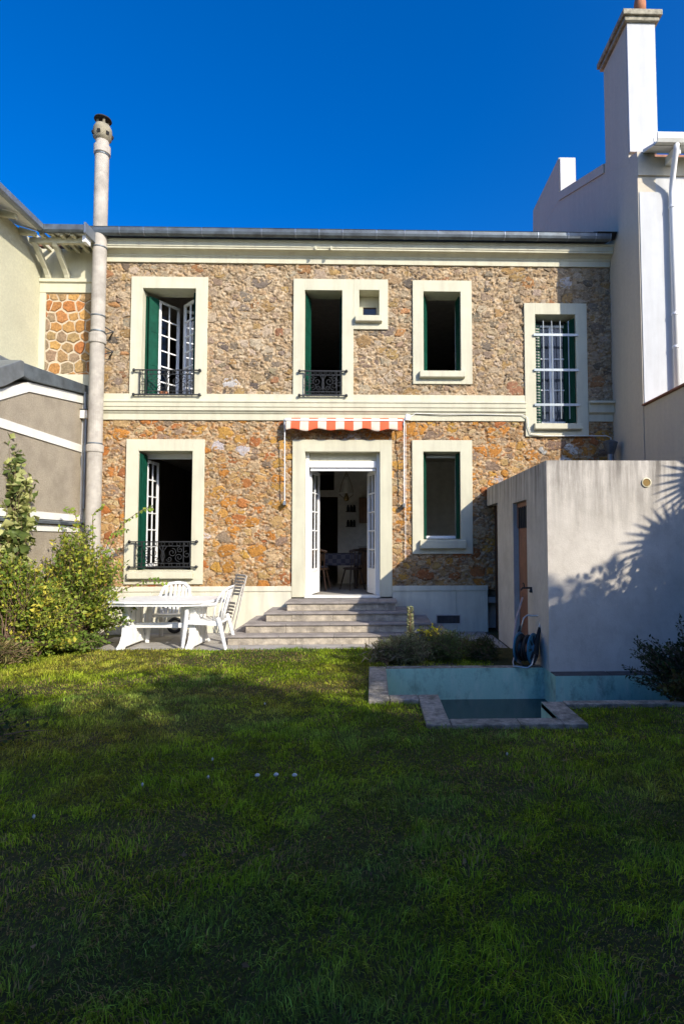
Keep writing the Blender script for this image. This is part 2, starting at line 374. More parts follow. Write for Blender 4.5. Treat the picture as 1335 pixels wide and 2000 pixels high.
# ================================================================ STONE HOUSE
H = thing('stone_house', 'two storey rubble stone house with cream window surrounds and green shutters', 'house', (0, 0, 0))
XL, XR = -5.05, 4.42
WINS = {  # surround outer, opening
 'UL': ((-4.367, -2.992, 4.20, 6.43), (-4.16, -3.207, 4.21, 6.215)),
 'UM': ((-1.439, -.347, 4.20, 6.418), (-1.235, -.552, 4.21, 6.208)),
 'SW': ((-.345, .285, 5.487, 6.42), (-.243, .125, 5.737, 6.22)),
 'UR': ((.738, 1.826, 4.48, 6.415), (.935, 1.62, 4.728, 6.205)),
 'W4': ((2.794, 3.955, 3.52, 6.005), (2.995, 3.745, 3.765, 5.795)),
 'LL': ((-4.395, -3.01, .857, 3.447), (-4.178, -3.219, 1.106, 3.237)),
 'LR': ((.718, 1.808, 1.385, 3.447), (.92, 1.591, 1.633, 3.237)),
 'D': ((-1.437, .353, .62, 3.446), (-1.214, .137, .60, 3.233))}
SUR = [w[0] for w in WINS.values()]
def in_sur(x, z, g): return any(a+g < x < b_-g and c_+g < z < d-g for a, b_, c_, d in SUR)
# --- mortar sheet with real relief
res = .0145; xs = np.arange(XL, XR+.001, res); zs = np.arange(.5, 7.0, res); X, Z = np.meshgrid(xs, zs)
def chips(X, Z, sx, sz, seed):
    # broken-stone facets: nearest jittered lattice point gives each chip its height, tilt and number
    u, v = X/sx, Z/sz; u = u+.25*fbm(X*9, Z*9, 2, seed+5); iu, iv = np.floor(u).astype(np.int64), np.floor(v).astype(np.int64)
    best = np.full(X.shape, 9e9); sec = np.full(X.shape, 9e9); ID = np.zeros(X.shape, np.int64); du = np.zeros(X.shape); dv = np.zeros(X.shape)
    def hh(a, b, k):
        n = (a*374761393+b*668265263+(seed+k)*974711) & 0x7fffffff; n = ((n ^ (n >> 13))*1274126177) & 0x7fffffff; return ((n ^ (n >> 16)) & 0xffff)/65535.
    for a in (-1, 0, 1):
        for b in (-1, 0, 1):
            ca_, cb_ = iu+a, iv+b; pu, pv = ca_+hh(ca_, cb_, 1), cb_+hh(ca_, cb_, 2); d = (u-pu)**2+(v-pv)**2; m_ = d < best
            sec = np.where(m_, best, np.minimum(sec, d)); best = np.where(m_, d, best); ID = np.where(m_, ca_*7919+cb_, ID); du = np.where(m_, u-pu, du); dv = np.where(m_, v-pv, dv)
    h0 = hh(ID, ID*0+3, 4); t1 = hh(ID, ID*0+5, 6)-.5; t2 = hh(ID, ID*0+7, 8)-.5; edge = np.clip((np.sqrt(sec)-np.sqrt(best))/.25, 0, 1)
    return (h0+.9*t1*du+.9*t2*dv)*(.25+.75*edge), ID, hh
c1, id1, hh = chips(X, Z, .070, .042, 13); c2, id2, _ = chips(X, Z, .034, .026, 29)
rel = -.010+.034*c1+.022*c2+.014*(fbm(X*3, Z*3, 2, 3)-.45)
V = np.stack([X, -rel, Z], -1).reshape(-1, 3); nx, nz_ = len(xs), len(zs)
idx = np.arange(nx*nz_).reshape(nz_, nx); F = np.stack([idx[:-1, :-1], idx[:-1, 1:], idx[1:, 1:], idx[1:, :-1]], -1).reshape(-1, 4)
cen = V[F].mean(1); hole = np.zeros(len(F), bool)
for a, b_, c_, d in SUR: hole |= (cen[:, 0] > a+.05) & (cen[:, 0] < b_-.05) & (cen[:, 2] > c_+.05) & (cen[:, 2] < d-.05)
hole |= (cen[:, 2] > 3.9) & (cen[:, 2] < 4.1); hole |= cen[:, 2] > 6.78; hole |= cen[:, 2] < .75
t = fbm(X*2.2, Z*2.2, 3, 61).reshape(-1, 1); up_ = (V[:, 2:3] > 4)
def chipcol(pal, base, amt):
    P_ = np.array(pal); a = P_[(hh(id1, id1*0+1, 41)*len(pal)*.999).astype(int)]; b = P_[(hh(id2, id2*0+1, 43)*len(pal)*.999).astype(int)]
    return ((.5*a+.5*b)*amt+np.array(base)*(1-amt)).reshape(-1, 3)
cu = chipcol([(.50, .40, .28), (.40, .30, .20), (.60, .50, .37), (.25, .18, .115), (.48, .32, .165), (.19, .14, .09), (.56, .44, .29)], (.50, .39, .26), .85)*(.70+.44*t)*np.array([1.04, 1., .93])
cl = chipcol([(.54, .39, .23), (.44, .27, .12), (.62, .48, .31), (.30, .17, .08), (.50, .24, .065), (.46, .20, .06), (.22, .14, .085), (.56, .42, .26), (.60, .47, .31)], (.50, .35, .195), .88)*(.70+.44*t)
np_mesh('wall', V, F[~hole], 'mortar', H, np.where(up_, cu, cl))
# --- rubble stones: weighted Voronoi cells, each a rough block proud of the mortar
def clip(poly, ax, az, d):
    out = []; n = len(poly)
    for i in range(n):
        p = poly[i]; q = poly[(i+1) % n]; sp = ax*p[0]+az*p[1]-d; sq = ax*q[0]+az*q[1]-d
        if sp <= 0: out.append(p)
        if (sp < 0 < sq) or (sq < 0 < sp):
            t = sp/(sp-sq); out.append((p[0]+(q[0]-p[0])*t, p[1]+(q[1]-p[1])*t))
    return out
def rubble_sites(x0, x1, z0, z1, tiers, sq=1.0, skip=None):
    cell = .3; G = {}; out = []
    for r0, r1, att in tiers:
        for _ in range(att):
            x = random.uniform(x0, x1); z = random.uniform(z0, z1); r = random.uniform(r0, r1)
            if skip and skip(x, z): continue
            i, j = int(x//cell), int(z//cell); ok = True
            for a in (i-1, i, i+1):
                for b_ in (j-1, j, j+1):
                    for k in G.get((a, b_), ()):
                        s_ = out[k]; dx = x-s_[0]; dz = (z-s_[1])*sq; m_ = (r+s_[2])*.80
                        if dx*dx+dz*dz < m_*m_: ok = False; break
                    if not ok: break
                if not ok: break
            if ok: G.setdefault((i, j), []).append(len(out)); out.append((x, z, r))
    return out, G, cell
def rubble_cells(sites, G, cell, rect):
    res_ = []
    for k, (x, z, r) in enumerate(sites):
        h = r*1.7+.03; poly = [(x-h, z-h), (x+h, z-h), (x+h, z+h), (x-h, z+h)]; i, j = int(x//cell), int(z//cell); nb = []
        for a in (i-1, i, i+1):
            for b_ in (j-1, j, j+1):
                for q in G.get((a, b_), ()):
                    if q != k:
                        d = (sites[q][0]-x)**2+(sites[q][1]-z)**2
                        if d < .2: nb.append((d, q))
        nb.sort()
        for d, q in nb[:26]:
            xb, zb, rb = sites[q]; ax, az = 2*(xb-x), 2*(zb-z)
            poly = clip(poly, ax, az, xb*xb+zb*zb-x*x-z*z-rb*rb+r*r)
            if len(poly) < 3: break
        if len(poly) >= 3:
            for ax, az, d in ((1, 0, rect[1]), (-1, 0, -rect[0]), (0, 1, rect[3]), (0, -1, -rect[2])):
                poly = clip(poly, ax, az, d)
                if len(poly) < 3: break
        if len(poly) >= 3: res_.append((x, z, r, poly))
    return res_
def resample(poly, n):
    L = [math.dist(poly[i], poly[(i+1) % len(poly)]) for i in range(len(poly))]; T = sum(L); out = []; ph = random.random()*T/n
    for k in range(n):
        t = (ph+T*k/n) % T; i = 0
        while t > L[i] and i < len(L)-1: t -= L[i]; i += 1
        a, b_ = poly[i], poly[(i+1) % len(poly)]; f = t/max(L[i], 1e-9); out.append((a[0]+(b_[0]-a[0])*f, a[1]+(b_[1]-a[1])*f))
    return out
def stone_mesh(mb, poly, gap, h, col, y=0., n=8, jit=.10, dome=.72):
    q_ = []
    for i in range(len(poly)):
        a, b_ = poly[i], poly[(i+1) % len(poly)]; e_ = math.dist(a, b_)
        if e_ < .006: continue
        q_.append(a)
        if e_ > .05: q_.append(((a[0]+b_[0])/2, (a[1]+b_[1])/2))
    p = q_ if 4 <= len(q_) <= 12 else resample(poly, n)
    n = len(p); cx_ = sum(a for a, b_ in p)/n; cz_ = sum(b_ for a, b_ in p)/n
    R_ = max(.012, math.sqrt(sum((a-cx_)**2+(b_-cz_)**2 for a, b_ in p)/n)); k0 = max(.45, 1-gap/R_)
    p = [((a-cx_)*k0*random.uniform(1-jit, 1+jit*.4), (b_-cz_)*k0*random.uniform(1-jit, 1+jit*.4)) for a, b_ in p]
    tx, tz = random.uniform(-.35, .35)*h, random.uniform(-.35, .35)*h
    def tilt(a, b_): return (a*tx+b_*tz)/R_
    vv = [(cx_+a, y+.012, cz_+b_) for a, b_ in p]
    vv += [(cx_+a*.94, y-h*.66+tilt(a, b_)-random.uniform(-.2, .2)*h, cz_+b_*.92) for a, b_ in p]
    vv += [(cx_+a*dome, y-h+tilt(a, b_)-random.uniform(-.3, .3)*h, cz_+b_*dome) for a, b_ in p]
    vv += [(cx_, y-h*1.05-random.uniform(-.2, .3)*h, cz_)]
    fs = []
    for r_ in (0, 1):
        for i in range(n): j = (i+1) % n; fs.append((r_*n+i, r_*n+j, r_*n+n+j, r_*n+n+i))
    for i in range(n): fs.append((2*n+i, 2*n+(i+1) % n, 3*n))
    mb.add(vv, fs, col)
PAL_UP = [(.44, .34, .23), (.38, .28, .18), (.48, .38, .27), (.30, .22, .15), (.42, .29, .16), (.25, .195, .14), (.44, .35, .24), (.38, .29, .19)]
PAL_UPX = [(.38, .20, .085), (.36, .235, .10), (.31, .155, .08), (.14, .115, .09), (.34, .24, .13), (.17, .13, .09), (.36, .23, .095), (.22, .175, .13)]
PAL_LO = [(.48, .29, .11), (.42, .27, .12), (.50, .36, .20), (.34, .22, .11), (.48, .31, .13), (.28, .20, .13), (.44, .32, .19)]
PAL_LOX = [(.48, .21, .045), (.44, .165, .045), (.48, .27, .06), (.40, .155, .05), (.26, .18, .12), (.50, .27, .07), (.47, .21, .045), (.38, .14, .05)]
def vcol(c, v=.14):
    k = random.uniform(1-v, 1+v); return tuple(min(.8, x*k*random.uniform(.96, 1.04)) for x in c)
stones = []
for (rect, tiers, pal, palx, band) in (((XL, XR, 4.25, 6.76), [(.09, .15, 90), (.05, .08, 300), (.028, .046, 600)], PAL_UP, PAL_UPX, 1), ((XL, XR, .78, 3.86), [(.095, .16, 210), (.05, .09, 600), (.03, .046, 700)], PAL_LO, PAL_LOX, 0)):
    SQ = 1.32
    sites, G, cell = rubble_sites(rect[0], rect[1], rect[2]*SQ, rect[3]*SQ, tiers, 1.0, lambda x, z: in_sur(x, z/SQ, .05))
    for x, z, r, poly in rubble_cells(sites, G, cell, (rect[0], rect[1], rect[2]*SQ, rect[3]*SQ)):
        poly = [(a, b_/SQ) for a, b_ in poly]; z /= SQ
        if any(o_[0]-.03 < a < o_[1]+.03 and o_[2]-.03 < b_ < o_[3]+.03 for _, o_ in WINS.values() for a, b_ in poly): continue
        big = r > .08; mid = r > .048
        g = fbm(np.array(x*1.1), np.array(z*1.1), 3, 77)
        cx_ = random.random() < (.62 if big else .34 if mid else .10)*(1 if band else 1.35)
        # on the lower storey the left and middle walls are the rustiest
        c_ = random.choice(palx) if cx_ else random.choice(pal)
        if big and random.random() < .06: c_ = (.48, .45, .41)
        stones.append((r, poly, vcol(c_), big, mid, rect))
stones.sort(key=lambda s_: -s_[0])
rest = MB(); nind = 0
for r, poly, c_, big, mid, rect in stones:
    h = random.uniform(.012, .026) if big else random.uniform(.010, .024) if mid else random.uniform(.010, .022)
    cxp = sum(a for a, b_ in poly)/len(poly); czp = sum(b_ for a, b_ in poly)/len(poly)
    if nind < 300 and big and not in_sur(cxp, czp, -.02) and not (cxp > 2.1 and czp < 2.4) and not (cxp < -4.75):
        mb = MB(); stone_mesh(mb, poly, .010, h, c_, n=9); mb.build('stone', 'stone', H, recalc=False); nind += 1
    else: stone_mesh(rest, poly, .010 if mid else .007, h, c_, n=8 if mid else 6)
o = rest.build('rubble_stones', 'stone', H, recalc=False); o['kind'] = 'stuff'

# --- cornice, string course, plinth, roof, gutter
MB().prism([(.05, 6.70), (-.05, 6.70), (-.05, 6.80), (-.065, 6.81), (-.065, 6.83), (-.09, 6.85), (-.13, 6.875), (-.20, 6.885), (-.20, 6.91), (-.215, 6.92), (-.215, 7.00), (-.235, 7.01), (-.235, 7.045), (.05, 7.05)], 'x', XL, XR-.003).build('cornice', 'trim', H, bevel=.003)
for xa in (-1.02, -.74): MB().box(xa-.012, xa+.012, -.26, -.21, 6.86, 6.93).build('cornice_hook', 'trim', H)
MB().prism([(.05, 3.80), (-.045, 3.80), (-.045, 3.915), (-.06, 3.92), (-.075, 3.95), (-.10, 3.965), (-.10, 4.02), (-.115, 4.03), (-.115, 4.10), (-.13, 4.11), (-.13, 4.135), (-.055, 4.16), (-.05, 4.275), (.05, 4.285)], 'x', XL, 2.79).build('string_course', 'trim', H, bevel=.003)
MB().prism([(.05, 3.80), (-.045, 3.80), (-.045, 3.93), (-.10, 3.96), (-.10, 4.11), (-.17, 4.12), (-.17, 4.16), (.05, 4.18)], 'x', 3.958, XR-.003).build('string_course', 'trim', H, bevel=.003)
for (xa, xb) in ((XL, -1.44), (.356, 2.07)):
    MB().box(xa, xb, -.055, .05, .725, .815).build('plinth_cap', 'plinth', H, bevel=.005)
    x = xa
    while x < xb-.05:
        x1 = min(x+1.15, xb); x1 = xb if xb-x1 < .4 else x1
        MB().box(x+.002, x1-.002, -.04, .05, -.05, .723).build('plinth_block', 'plinth', H, bevel=.003); x = x1
vt = MB().frame(1.13, 1.58, .125, .305, 1.15, 1.56, .145, .285, -.052, -.036).build('cellar_vent', 'concrete', H)
MB().box(1.15, 1.56, -.046, -.041, .145, .285).build('vent_grille', 'concretedark', vt)
for k in range(6): MB().bar((1.19+k*.066, -.05, .145), (1.19+k*.066, -.05, .285), .008, .006).build('vent_bar', 'iron', vt)
# roof: low slope of corrugated tiles behind the gutter
x = np.arange(XL, XR, .055); y = np.array([-.27, .4, 1.5, 3.5, 7.0]); X, Y = np.meshgrid(x, y); Zr = 7.115+(Y+.27)*.30+.022*np.sin(X*2*PI/.22)
idx = np.arange(X.size).reshape(X.shape); F = np.stack([idx[:-1, :-1], idx[:-1, 1:], idx[1:, 1:], idx[1:, :-1]], -1).reshape(-1, 4)
rf = np_mesh('roof', np.stack([X, Y, Zr], -1).reshape(-1, 3), F, 'tile', H)
xg = XL+.0
gut = None; k = 0
while xg < 4.25:
    x1 = min(xg+random.choice([.42, .5, .55, .6]), 4.3)
    poly = [(-.26, 7.15), (-.262, 7.08), (-.29, 7.05), (-.34, 7.04), (-.385, 7.06), (-.40, 7.10), (-.40, 7.155), (-.41, 7.165), (-.395, 7.17), (-.392, 7.10), (-.375, 7.07), (-.34, 7.055), (-.29, 7.065), (-.27, 7.09), (-.268, 7.15)]
    gs = MB().prism(poly, 'x', xg, x1-.012).build('gutter', 'zincdark', H)
    MB().prism([(-.255, 7.15), (-.258, 7.07), (-.29, 7.043), (-.34, 7.032), (-.392, 7.055), (-.408, 7.10), (-.408, 7.15)], 'x', x1-.014, x1+.004).build('gutter_joint', 'zinc', gs)
    xg = x1
MB().prism([(-.43, 7.17), (-.30, 7.09), (-.10, 7.16), (-.22, 7.28)], 'x', 4.05, 4.40).build('lead_flashing', 'soot', H)

# --- back walls and rooms
mb = MB(); xb = sorted({XL, XR}|{v for w in WINS.values() for v in w[0][:2]}); zb = sorted({0., 7.0}|{v for w in WINS.values() for v in w[0][2:]})
for i in range(len(xb)-1):
    for j in range(len(zb)-1):
        mx_, mz_ = (xb[i]+xb[i+1])/2, (zb[j]+zb[j+1])/2
        if any(a < mx_ < b_ and c_ < mz_ < d for a, b_, c_, d in SUR): continue
        mb.add([(xb[i], .36, zb[j]), (xb[i+1], .36, zb[j]), (xb[i+1], .36, zb[j+1]), (xb[i], .36, zb[j+1])], [(0, 1, 2, 3)])
mb.build('inner_wall', 'wallpaper', H, recalc=False)
MB().box(XL, XL+.02, .05, 6.5, 0, 7).build('side_wall', 'roomdark', H); MB().box(XR-.02, XR, .05, 6.5, 0, 7).build('side_wall', 'roomdark', H)
MB().box(XL, XR, 6.4, 6.5, 0, 7).build('back_wall', 'roomdark', H)
MB().box(XL+.03, XR-.03, .05, 6.4, .50, .60).build('floor', 'roomfloor', H); MB().box(XL+.03, XR-.03, .37, 6.4, 3.55, 4.19).build('floor', 'roomfloor', H); MB().box(XL+.03, XR-.03, .37, 6.4, 6.75, 6.85).build('ceiling', 'wallpaper', H)
for xp in (-2.2, -.30, 2.3): MB().box(xp-.05, xp+.05, .37, 6.39, 4.191, 6.749).build('partition', 'roomdark', H)
MB().box(-2.25, -2.15, .37, 6.39, .601, 3.549).build('partition', 'wallpaper', H); MB().box(2.3, 2.4, .37, 6.39, .601, 3.549).build('partition', 'wallpaper', H)
# kitchen back wall with a dark doorway and a transom
mb = MB(); YK = 3.6
mb.box(-2.149, -1.75, YK, YK+.1, .601, 3.549).box(-1.75, -.84, YK, YK+.1, 2.70, 2.86).box(-1.75, -.93, YK, YK+.1, 3.33, 3.549).box(-.93, -.84, YK, YK+.1, 2.86, 3.549).box(-.84, 2.299, YK, YK+.1, .601, 3.549)
mb.build('kitchen_wall', 'wallpaper', H)

# --- window surrounds and sills
for k, (s_, o_) in WINS.items():
    bot = k not in ('UL', 'UM', 'D')
    dep = .355
    if k == 'UM': s_ = (s_[0], s_[1], s_[2], s_[3])
    MB().frame(s_[0], s_[1], s_[2], s_[3], o_[0], o_[1], o_[2], o_[3], -.052, dep, bot).build('door_surround' if k == 'D' else 'window_surround', 'trim', H, bevel=.004)
for (a, b_, c_, d) in ((.859, 1.682, 4.576, 4.712), (2.943, 3.811, 3.631, 3.760), (-4.302, -3.167, .947, 1.09), (.852, 1.671, 1.47, 1.637), (-.309, .176, 5.598, 5.73)):
    MB().prism([(-.05, c_), (-.13, c_+.01), (-.14, c_+.02), (-.14, d-.015), (.0, d+.01), (.0, d-.02), (-.05, d-.02)], 'x', a, b_).build('window_sill', 'trim', H, bevel=.004)
# niche of the small window
MB().frame(-.243, .125, 5.73, 6.22, -.177, .073, 5.745, 6.013, .24, .30).build('niche_back', 'trim', H); MB().box(-.243, .125, -.04, .24, 5.70, 5.742).build('niche_floor', 'trim', H)
MB().box(-.177, .073, .27, .275, 5.745, 6.013).build('window_pane', 'glass', H)
MB().frame(-.177, .073, 5.745, 6.013, -.163, .059, 5.759, 5.999, .255, .29).build('casement', 'darkwood', H)

# --- casements, shutters, railings
def leaf_frame(hx, hy, z0, z1, w, ang, cols, rows, name='casement', mat='white', panel=0., st_=.05, thick=.04, glassmat='glass'):
    """hinged leaf swinging from (hx, hy) along angle ang; panes are its children"""
    d = Vector((math.cos(ang), math.sin(ang), 0)); n_ = Vector((-d.y, d.x, 0))
    def P(u, v, t): return Vector((hx, hy, 0))+d*u+n_*t+Vector((0, 0, v))
    def slab(mb, u0, u1, v0, v1, t):
        vv = [P(u0, v0, -t), P(u1, v0, -t), P(u1, v0, t), P(u0, v0, t), P(u0, v1, -t), P(u1, v1, -t), P(u1, v1, t), P(u0, v1, t)]
        mb.add(vv, [(0, 3, 2, 1), (4, 5, 6, 7), (0, 1, 5, 4), (1, 2, 6, 5), (2, 3, 7, 6), (3, 0, 4, 7)])
    mb = MB(); t = thick/2
    slab(mb, 0, st_, z0, z1, t); slab(mb, w-st_, w, z0, z1, t); slab(mb, st_, w-st_, z1-st_, z1, t); slab(mb, st_, w-st_, z0, z0+st_*1.3, t)
    zb_ = z0+st_*1.3
    if panel: slab(mb, st_, w-st_, z0+st_*1.3, z0+panel, t*.5); slab(mb, st_, w-st_, z0+panel, z0+panel+.05, t); zb_ = z0+panel+.05
    iw = w-2*st_; ih = z1-st_-zb_; mu = .024
    for c_ in range(1, cols): slab(mb, st_+iw*c_/cols-mu/2, st_+iw*c_/cols+mu/2, zb_, z1-st_, t*.7)
    for r_ in range(1, rows): slab(mb, st_, w-st_, zb_+ih*r_/rows-mu/2, zb_+ih*r_/rows+mu/2, t*.66)
    f = mb.build(name, mat, H, bevel=.003)
    for c_ in range(cols):
        for r_ in range(rows):
            u0 = st_+iw*c_/cols+mu*.4; u1 = st_+iw*(c_+1)/cols-mu*.4; v0 = zb_+ih*r_/rows+mu*.4; v1 = zb_+ih*(r_+1)/rows-mu*.4
            q = MB(); q.add([P(u0, v0, .0), P(u1, v0, .0), P(u1, v1, .0), P(u0, v1, .0)], [(0, 1, 2, 3)]); q.build('pane', glassmat, f, recalc=False)
    return f
def shutter(p0, p1, z0, z1, th=.022, slats=0, mat='green'):
    d = Vector((p1[0]-p0[0], p1[1]-p0[1], 0)); L = d.length; d /= L; n_ = Vector((-d.y, d.x, 0))
    def slab(mb, u0, u1, v0, v1, t):
        b0 = Vector((p0[0], p0[1], 0)); P = lambda u, v, s_: b0+d*u+n_*s_+Vector((0, 0, v))
        mb.add([P(u0, v0, -t), P(u1, v0, -t), P(u1, v0, t), P(u0, v0, t), P(u0, v1, -t), P(u1, v1, -t), P(u1, v1, t), P(u0, v1, t)], [(0, 3, 2, 1), (4, 5, 6, 7), (0, 1, 5, 4), (1, 2, 6, 5), (2, 3, 7, 6), (3, 0, 4, 7)])
    mb = MB(); slab(mb, 0, L, z0, z1, th*.35)
    for a, b_ in ((0, .018), (L-.018, L)): slab(mb, a, b_, z0, z1, th*.6)
    for zz in (z0, z0+(z1-z0)*.33, z0+(z1-z0)*.66, z1-.04): slab(mb, .018, L-.018, zz, zz+.04, th*.6)
    o = mb.build('shutter', mat, H)
    if slats:
        k = int((z1-z0)/.055)
        for i in range(k):
            zz = z0+.03+i*.055; b2 = MB(); slab(b2, .02, L-.02, zz, zz+.022, th*.75); b2.build('slat', slats, o)
    return o
# upper left window
shutter((-4.10, .10), (-3.985, .26), 4.23, 6.13); shutter((-4.15, .10), (-4.12, .33), 4.23, 6.13)
shutter((-3.225, .02), (-3.25, .17), 4.23, 6.17); shutter((-3.25, .03), (-3.275, .17), 4.23, 6.17)
leaf_frame(-4.0, .31, 4.24, 6.14, .47, R(58), 2, 6); leaf_frame(-3.26, .20, 4.24, 6.14, .47, R(135), 2, 6)
# upper middle window
shutter((-1.225, .05), (-1.18, .21), 4.23, 6.16); shutter((-1.20, .10), (-1.165, .30), 4.23, 6.14); shutter((-.562, .06), (-.59, .24), 4.23, 6.16); shutter((-.585, .10), (-.60, .32), 4.23, 6.14)
# upper right window
shutter((.945, .05), (1.00, .20), 4.735, 6.16); shutter((.965, .1), (1.02, .30), 4.735, 6.14); shutter((1.612, .06), (1.585, .30), 4.735, 6.16)
leaf_frame(.945, .37, 4.75, 6.17, .33, R(95), 1, 3); leaf_frame(1.612, .37, 4.75, 6.17, .33, R(85), 1, 3)
# lower left window
shutter((-4.165, .0), (-4.155, .24), 1.12, 3.20); shutter((-4.14, .02), (-4.13, .22), 1.12, 3.18); shutter((-3.228, .02), (-3.255, .20), 1.12, 3.20); shutter((-3.24, .06), (-3.27, .30), 1.12, 3.2)
leaf_frame(-4.155, .28, 1.15, 3.12, .47, R(85), 2, 6); MB().box(-4.17, -3.22, .30, .345, 3.14, 3.235).build('window_head', 'white', H)
# lower right window: closed single-pane casement
shutter((.93, .03), (.965, .17), 1.66, 3.22); shutter((.93, .10), (.98, .2), 1.66, 3.2); shutter((1.582, .03), (1.545, .16), 1.66, 3.22); shutter((1.582, .06), (1.565, .2), 1.66, 3.2)
leaf_frame(.935, .235, 1.66, 3.2, .645, 0, 1, 1, st_=.04)
# barred window
shutter((3.01, .02), (3.02, .16), 3.80, 5.74); shutter((3.02, .17), (3.15, .20), 3.80, 5.70, slats='grille', mat='green'); shutter((3.735, .0), (3.66, .16), 3.80, 5.74); shutter((3.65, .17), (3.63, .3), 3.80, 5.7)
leaf_frame(3.02, .27, 3.80, 5.70, .36, 0, 1, 3, st_=.045); leaf_frame(3.74, .27, 3.80, 5.70, .36, PI, 1, 3, st_=.045)
x = np.linspace(2.9, 3.8, 120); z = np.array([3.7, 5.8]); X, Z = np.meshgrid(x, z); Y = .325+.012*np.sin(X*70)
idx = np.arange(X.size).reshape(X.shape); F = np.stack([idx[:-1, :-1], idx[:-1, 1:], idx[1:, 1:], idx[1:, :-1]], -1).reshape(-1, 4); np_mesh('curtain', np.stack([X, Y, Z], -1).reshape(-1, 3), F, 'curtain', H, smooth=True)
wb = MB()
for zz in (5.40, 4.745, 4.10): wb.box(2.955, 3.785, -.085, -.065, zz-.022, zz+.022)
wb = wb.build('window_bars', 'bar', H)
for xx in (3.135, 3.29, 3.445, 3.60): MB().tube([(xx, -.075, 3.84), (xx, -.075, 5.66)], .011, 8).build('bar', 'bar', wb)
# garden door
mb = MB().box(-1.213, -1.155, .10, .26, .62, 3.232).box(.078, .136, .10, .26, .62, 3.232); mb.build('door_frame', 'white', H, bevel=.003)
rs = MB().box(-1.15, .073, .085, .25, 2.96, 3.078).build('roller_shutter_box', 'white', H, bevel=.006); MB().box(-1.13, .055, .12, .15, 2.90, 2.957).build('roller_slat', 'white', rs, bevel=.004)
leaf_frame(-1.15, .27, .635, 2.95, .60, R(80), 2, 5, name='door_leaf', panel=.42, st_=.07, thick=.045); MB().box(-1.154, .077, .14, .30, 3.08, 3.231).build('door_lintel', 'trim', H); leaf_frame(.073, .27, .635, 2.95, .60, R(105), 2, 5, name='door_leaf', panel=.42, st_=.07, thick=.045)
MB().box(-1.21, .133, -.06, .30, .605, .632).build('threshold', 'whitepaint', H, bevel=.005)

def spiral(c, r0, turns, a0, sgn, y, n=18):
    return [(c[0]+r0*(1-.8*t/n)*math.cos(a0+sgn*turns*2*PI*t/n), y, c[1]+r0*(1-.8*t/n)*math.sin(a0+sgn*turns*2*PI*t/n)) for t in range(n+1)]
def ring(c, r, y, n=12): return [(c[0]+r*math.cos(2*PI*k/n), y, c[1]+r*math.sin(2*PI*k/n)) for k in range(n)]
def railing(x0, x1, z0, z1, ext=.11, y=-.10):
    rl = MB().box(x0-ext, x1+ext, y-.012, y+.012, z1-.010, z1+.010).build('balcony_railing', 'iron', H)
    MB().box(x0-ext, x1+ext, y-.012, y+.012, z0-.010, z0+.010).build('bottom_rail', 'iron', rl)
    for zz in (z0, z1):
        for xx, sg in ((x0-ext, -1), (x1+ext, 1)):
            MB().tube([(xx, y, zz), (xx+sg*.01, y+.03, zz), (xx+sg*.012, -.03, zz)], .011, 7).build('wall_fixing', 'iron', rl)
            MB().lathe([(.001, -.03), (.02, -.022), (.028, 0), (.02, .022), (.001, .03)], (xx, y, zz), 10).build('end_knob', 'iron', rl, smooth=True)
    mb = MB(); h = z1-z0; w = x1-x0; zt = z1-h*.17; zb_ = z0+h*.15
    for zz in (zt, zb_): mb.box(x0, x1, y-.007, y+.007, zz-.006, zz+.006)
    for xx in (x0, x1, x0+w*.12, x1-w*.12): mb.box(xx-.007, xx+.007, y-.007, y+.007, z0, z1)
    mb.build('rail_frame', 'iron', rl)
    k = 7
    for i in range(k):
        xx = x0+w*(i+.5)/k
        for cz, rr in (((zt+z1)/2, (z1-zt)*.42), ((zb_+z0)/2, (zb_-z0)*.42)):
            MB().tube(ring((xx, cz), rr, y), .006, 5, closed=True).build('ring', 'iron', rl)
    mid = (zt+zb_)/2; hh = (zt-zb_); xc = (x0+x1)/2
    for sg in (-1, 1):
        for (cx_, cz_, r_, tn, a0, d) in ((xc+sg*w*.17, mid+hh*.12, hh*.26, 1.4, PI/2, -sg), (xc+sg*w*.30, mid-hh*.16, hh*.25, 1.4, -PI/2, -sg), (xc+sg*w*.12, mid-hh*.26, hh*.17, 1.3, 0 if sg < 0 else PI, sg), (xc+sg*w*.315, mid+hh*.28, hh*.18, 1.3, PI/2, sg), (xc+sg*w*.44, mid, hh*.22, 1.2, PI/2, sg)):
            MB().tube(spiral((cx_, cz_), r_, tn, a0, d, y), .0065, 5).build('scroll', 'iron', rl)
        MB().tube([(xc, y, zb_), (xc+sg*w*.03, y, mid-hh*.1), (xc+sg*w*.015, y, mid+hh*.2), (xc+sg*w*.07, y, zt-.01)], .008, 5).build('scroll', 'iron', rl)
    MB().tube([(xc, y, zb_), (xc, y, zt)], .008, 5).build('centre_bar', 'iron', rl)
railing(-4.16, -3.21, 4.245, 4.69); railing(-1.215, -.57, 4.245, 4.69, .10); railing(-4.175, -3.22, 1.165, 1.61)

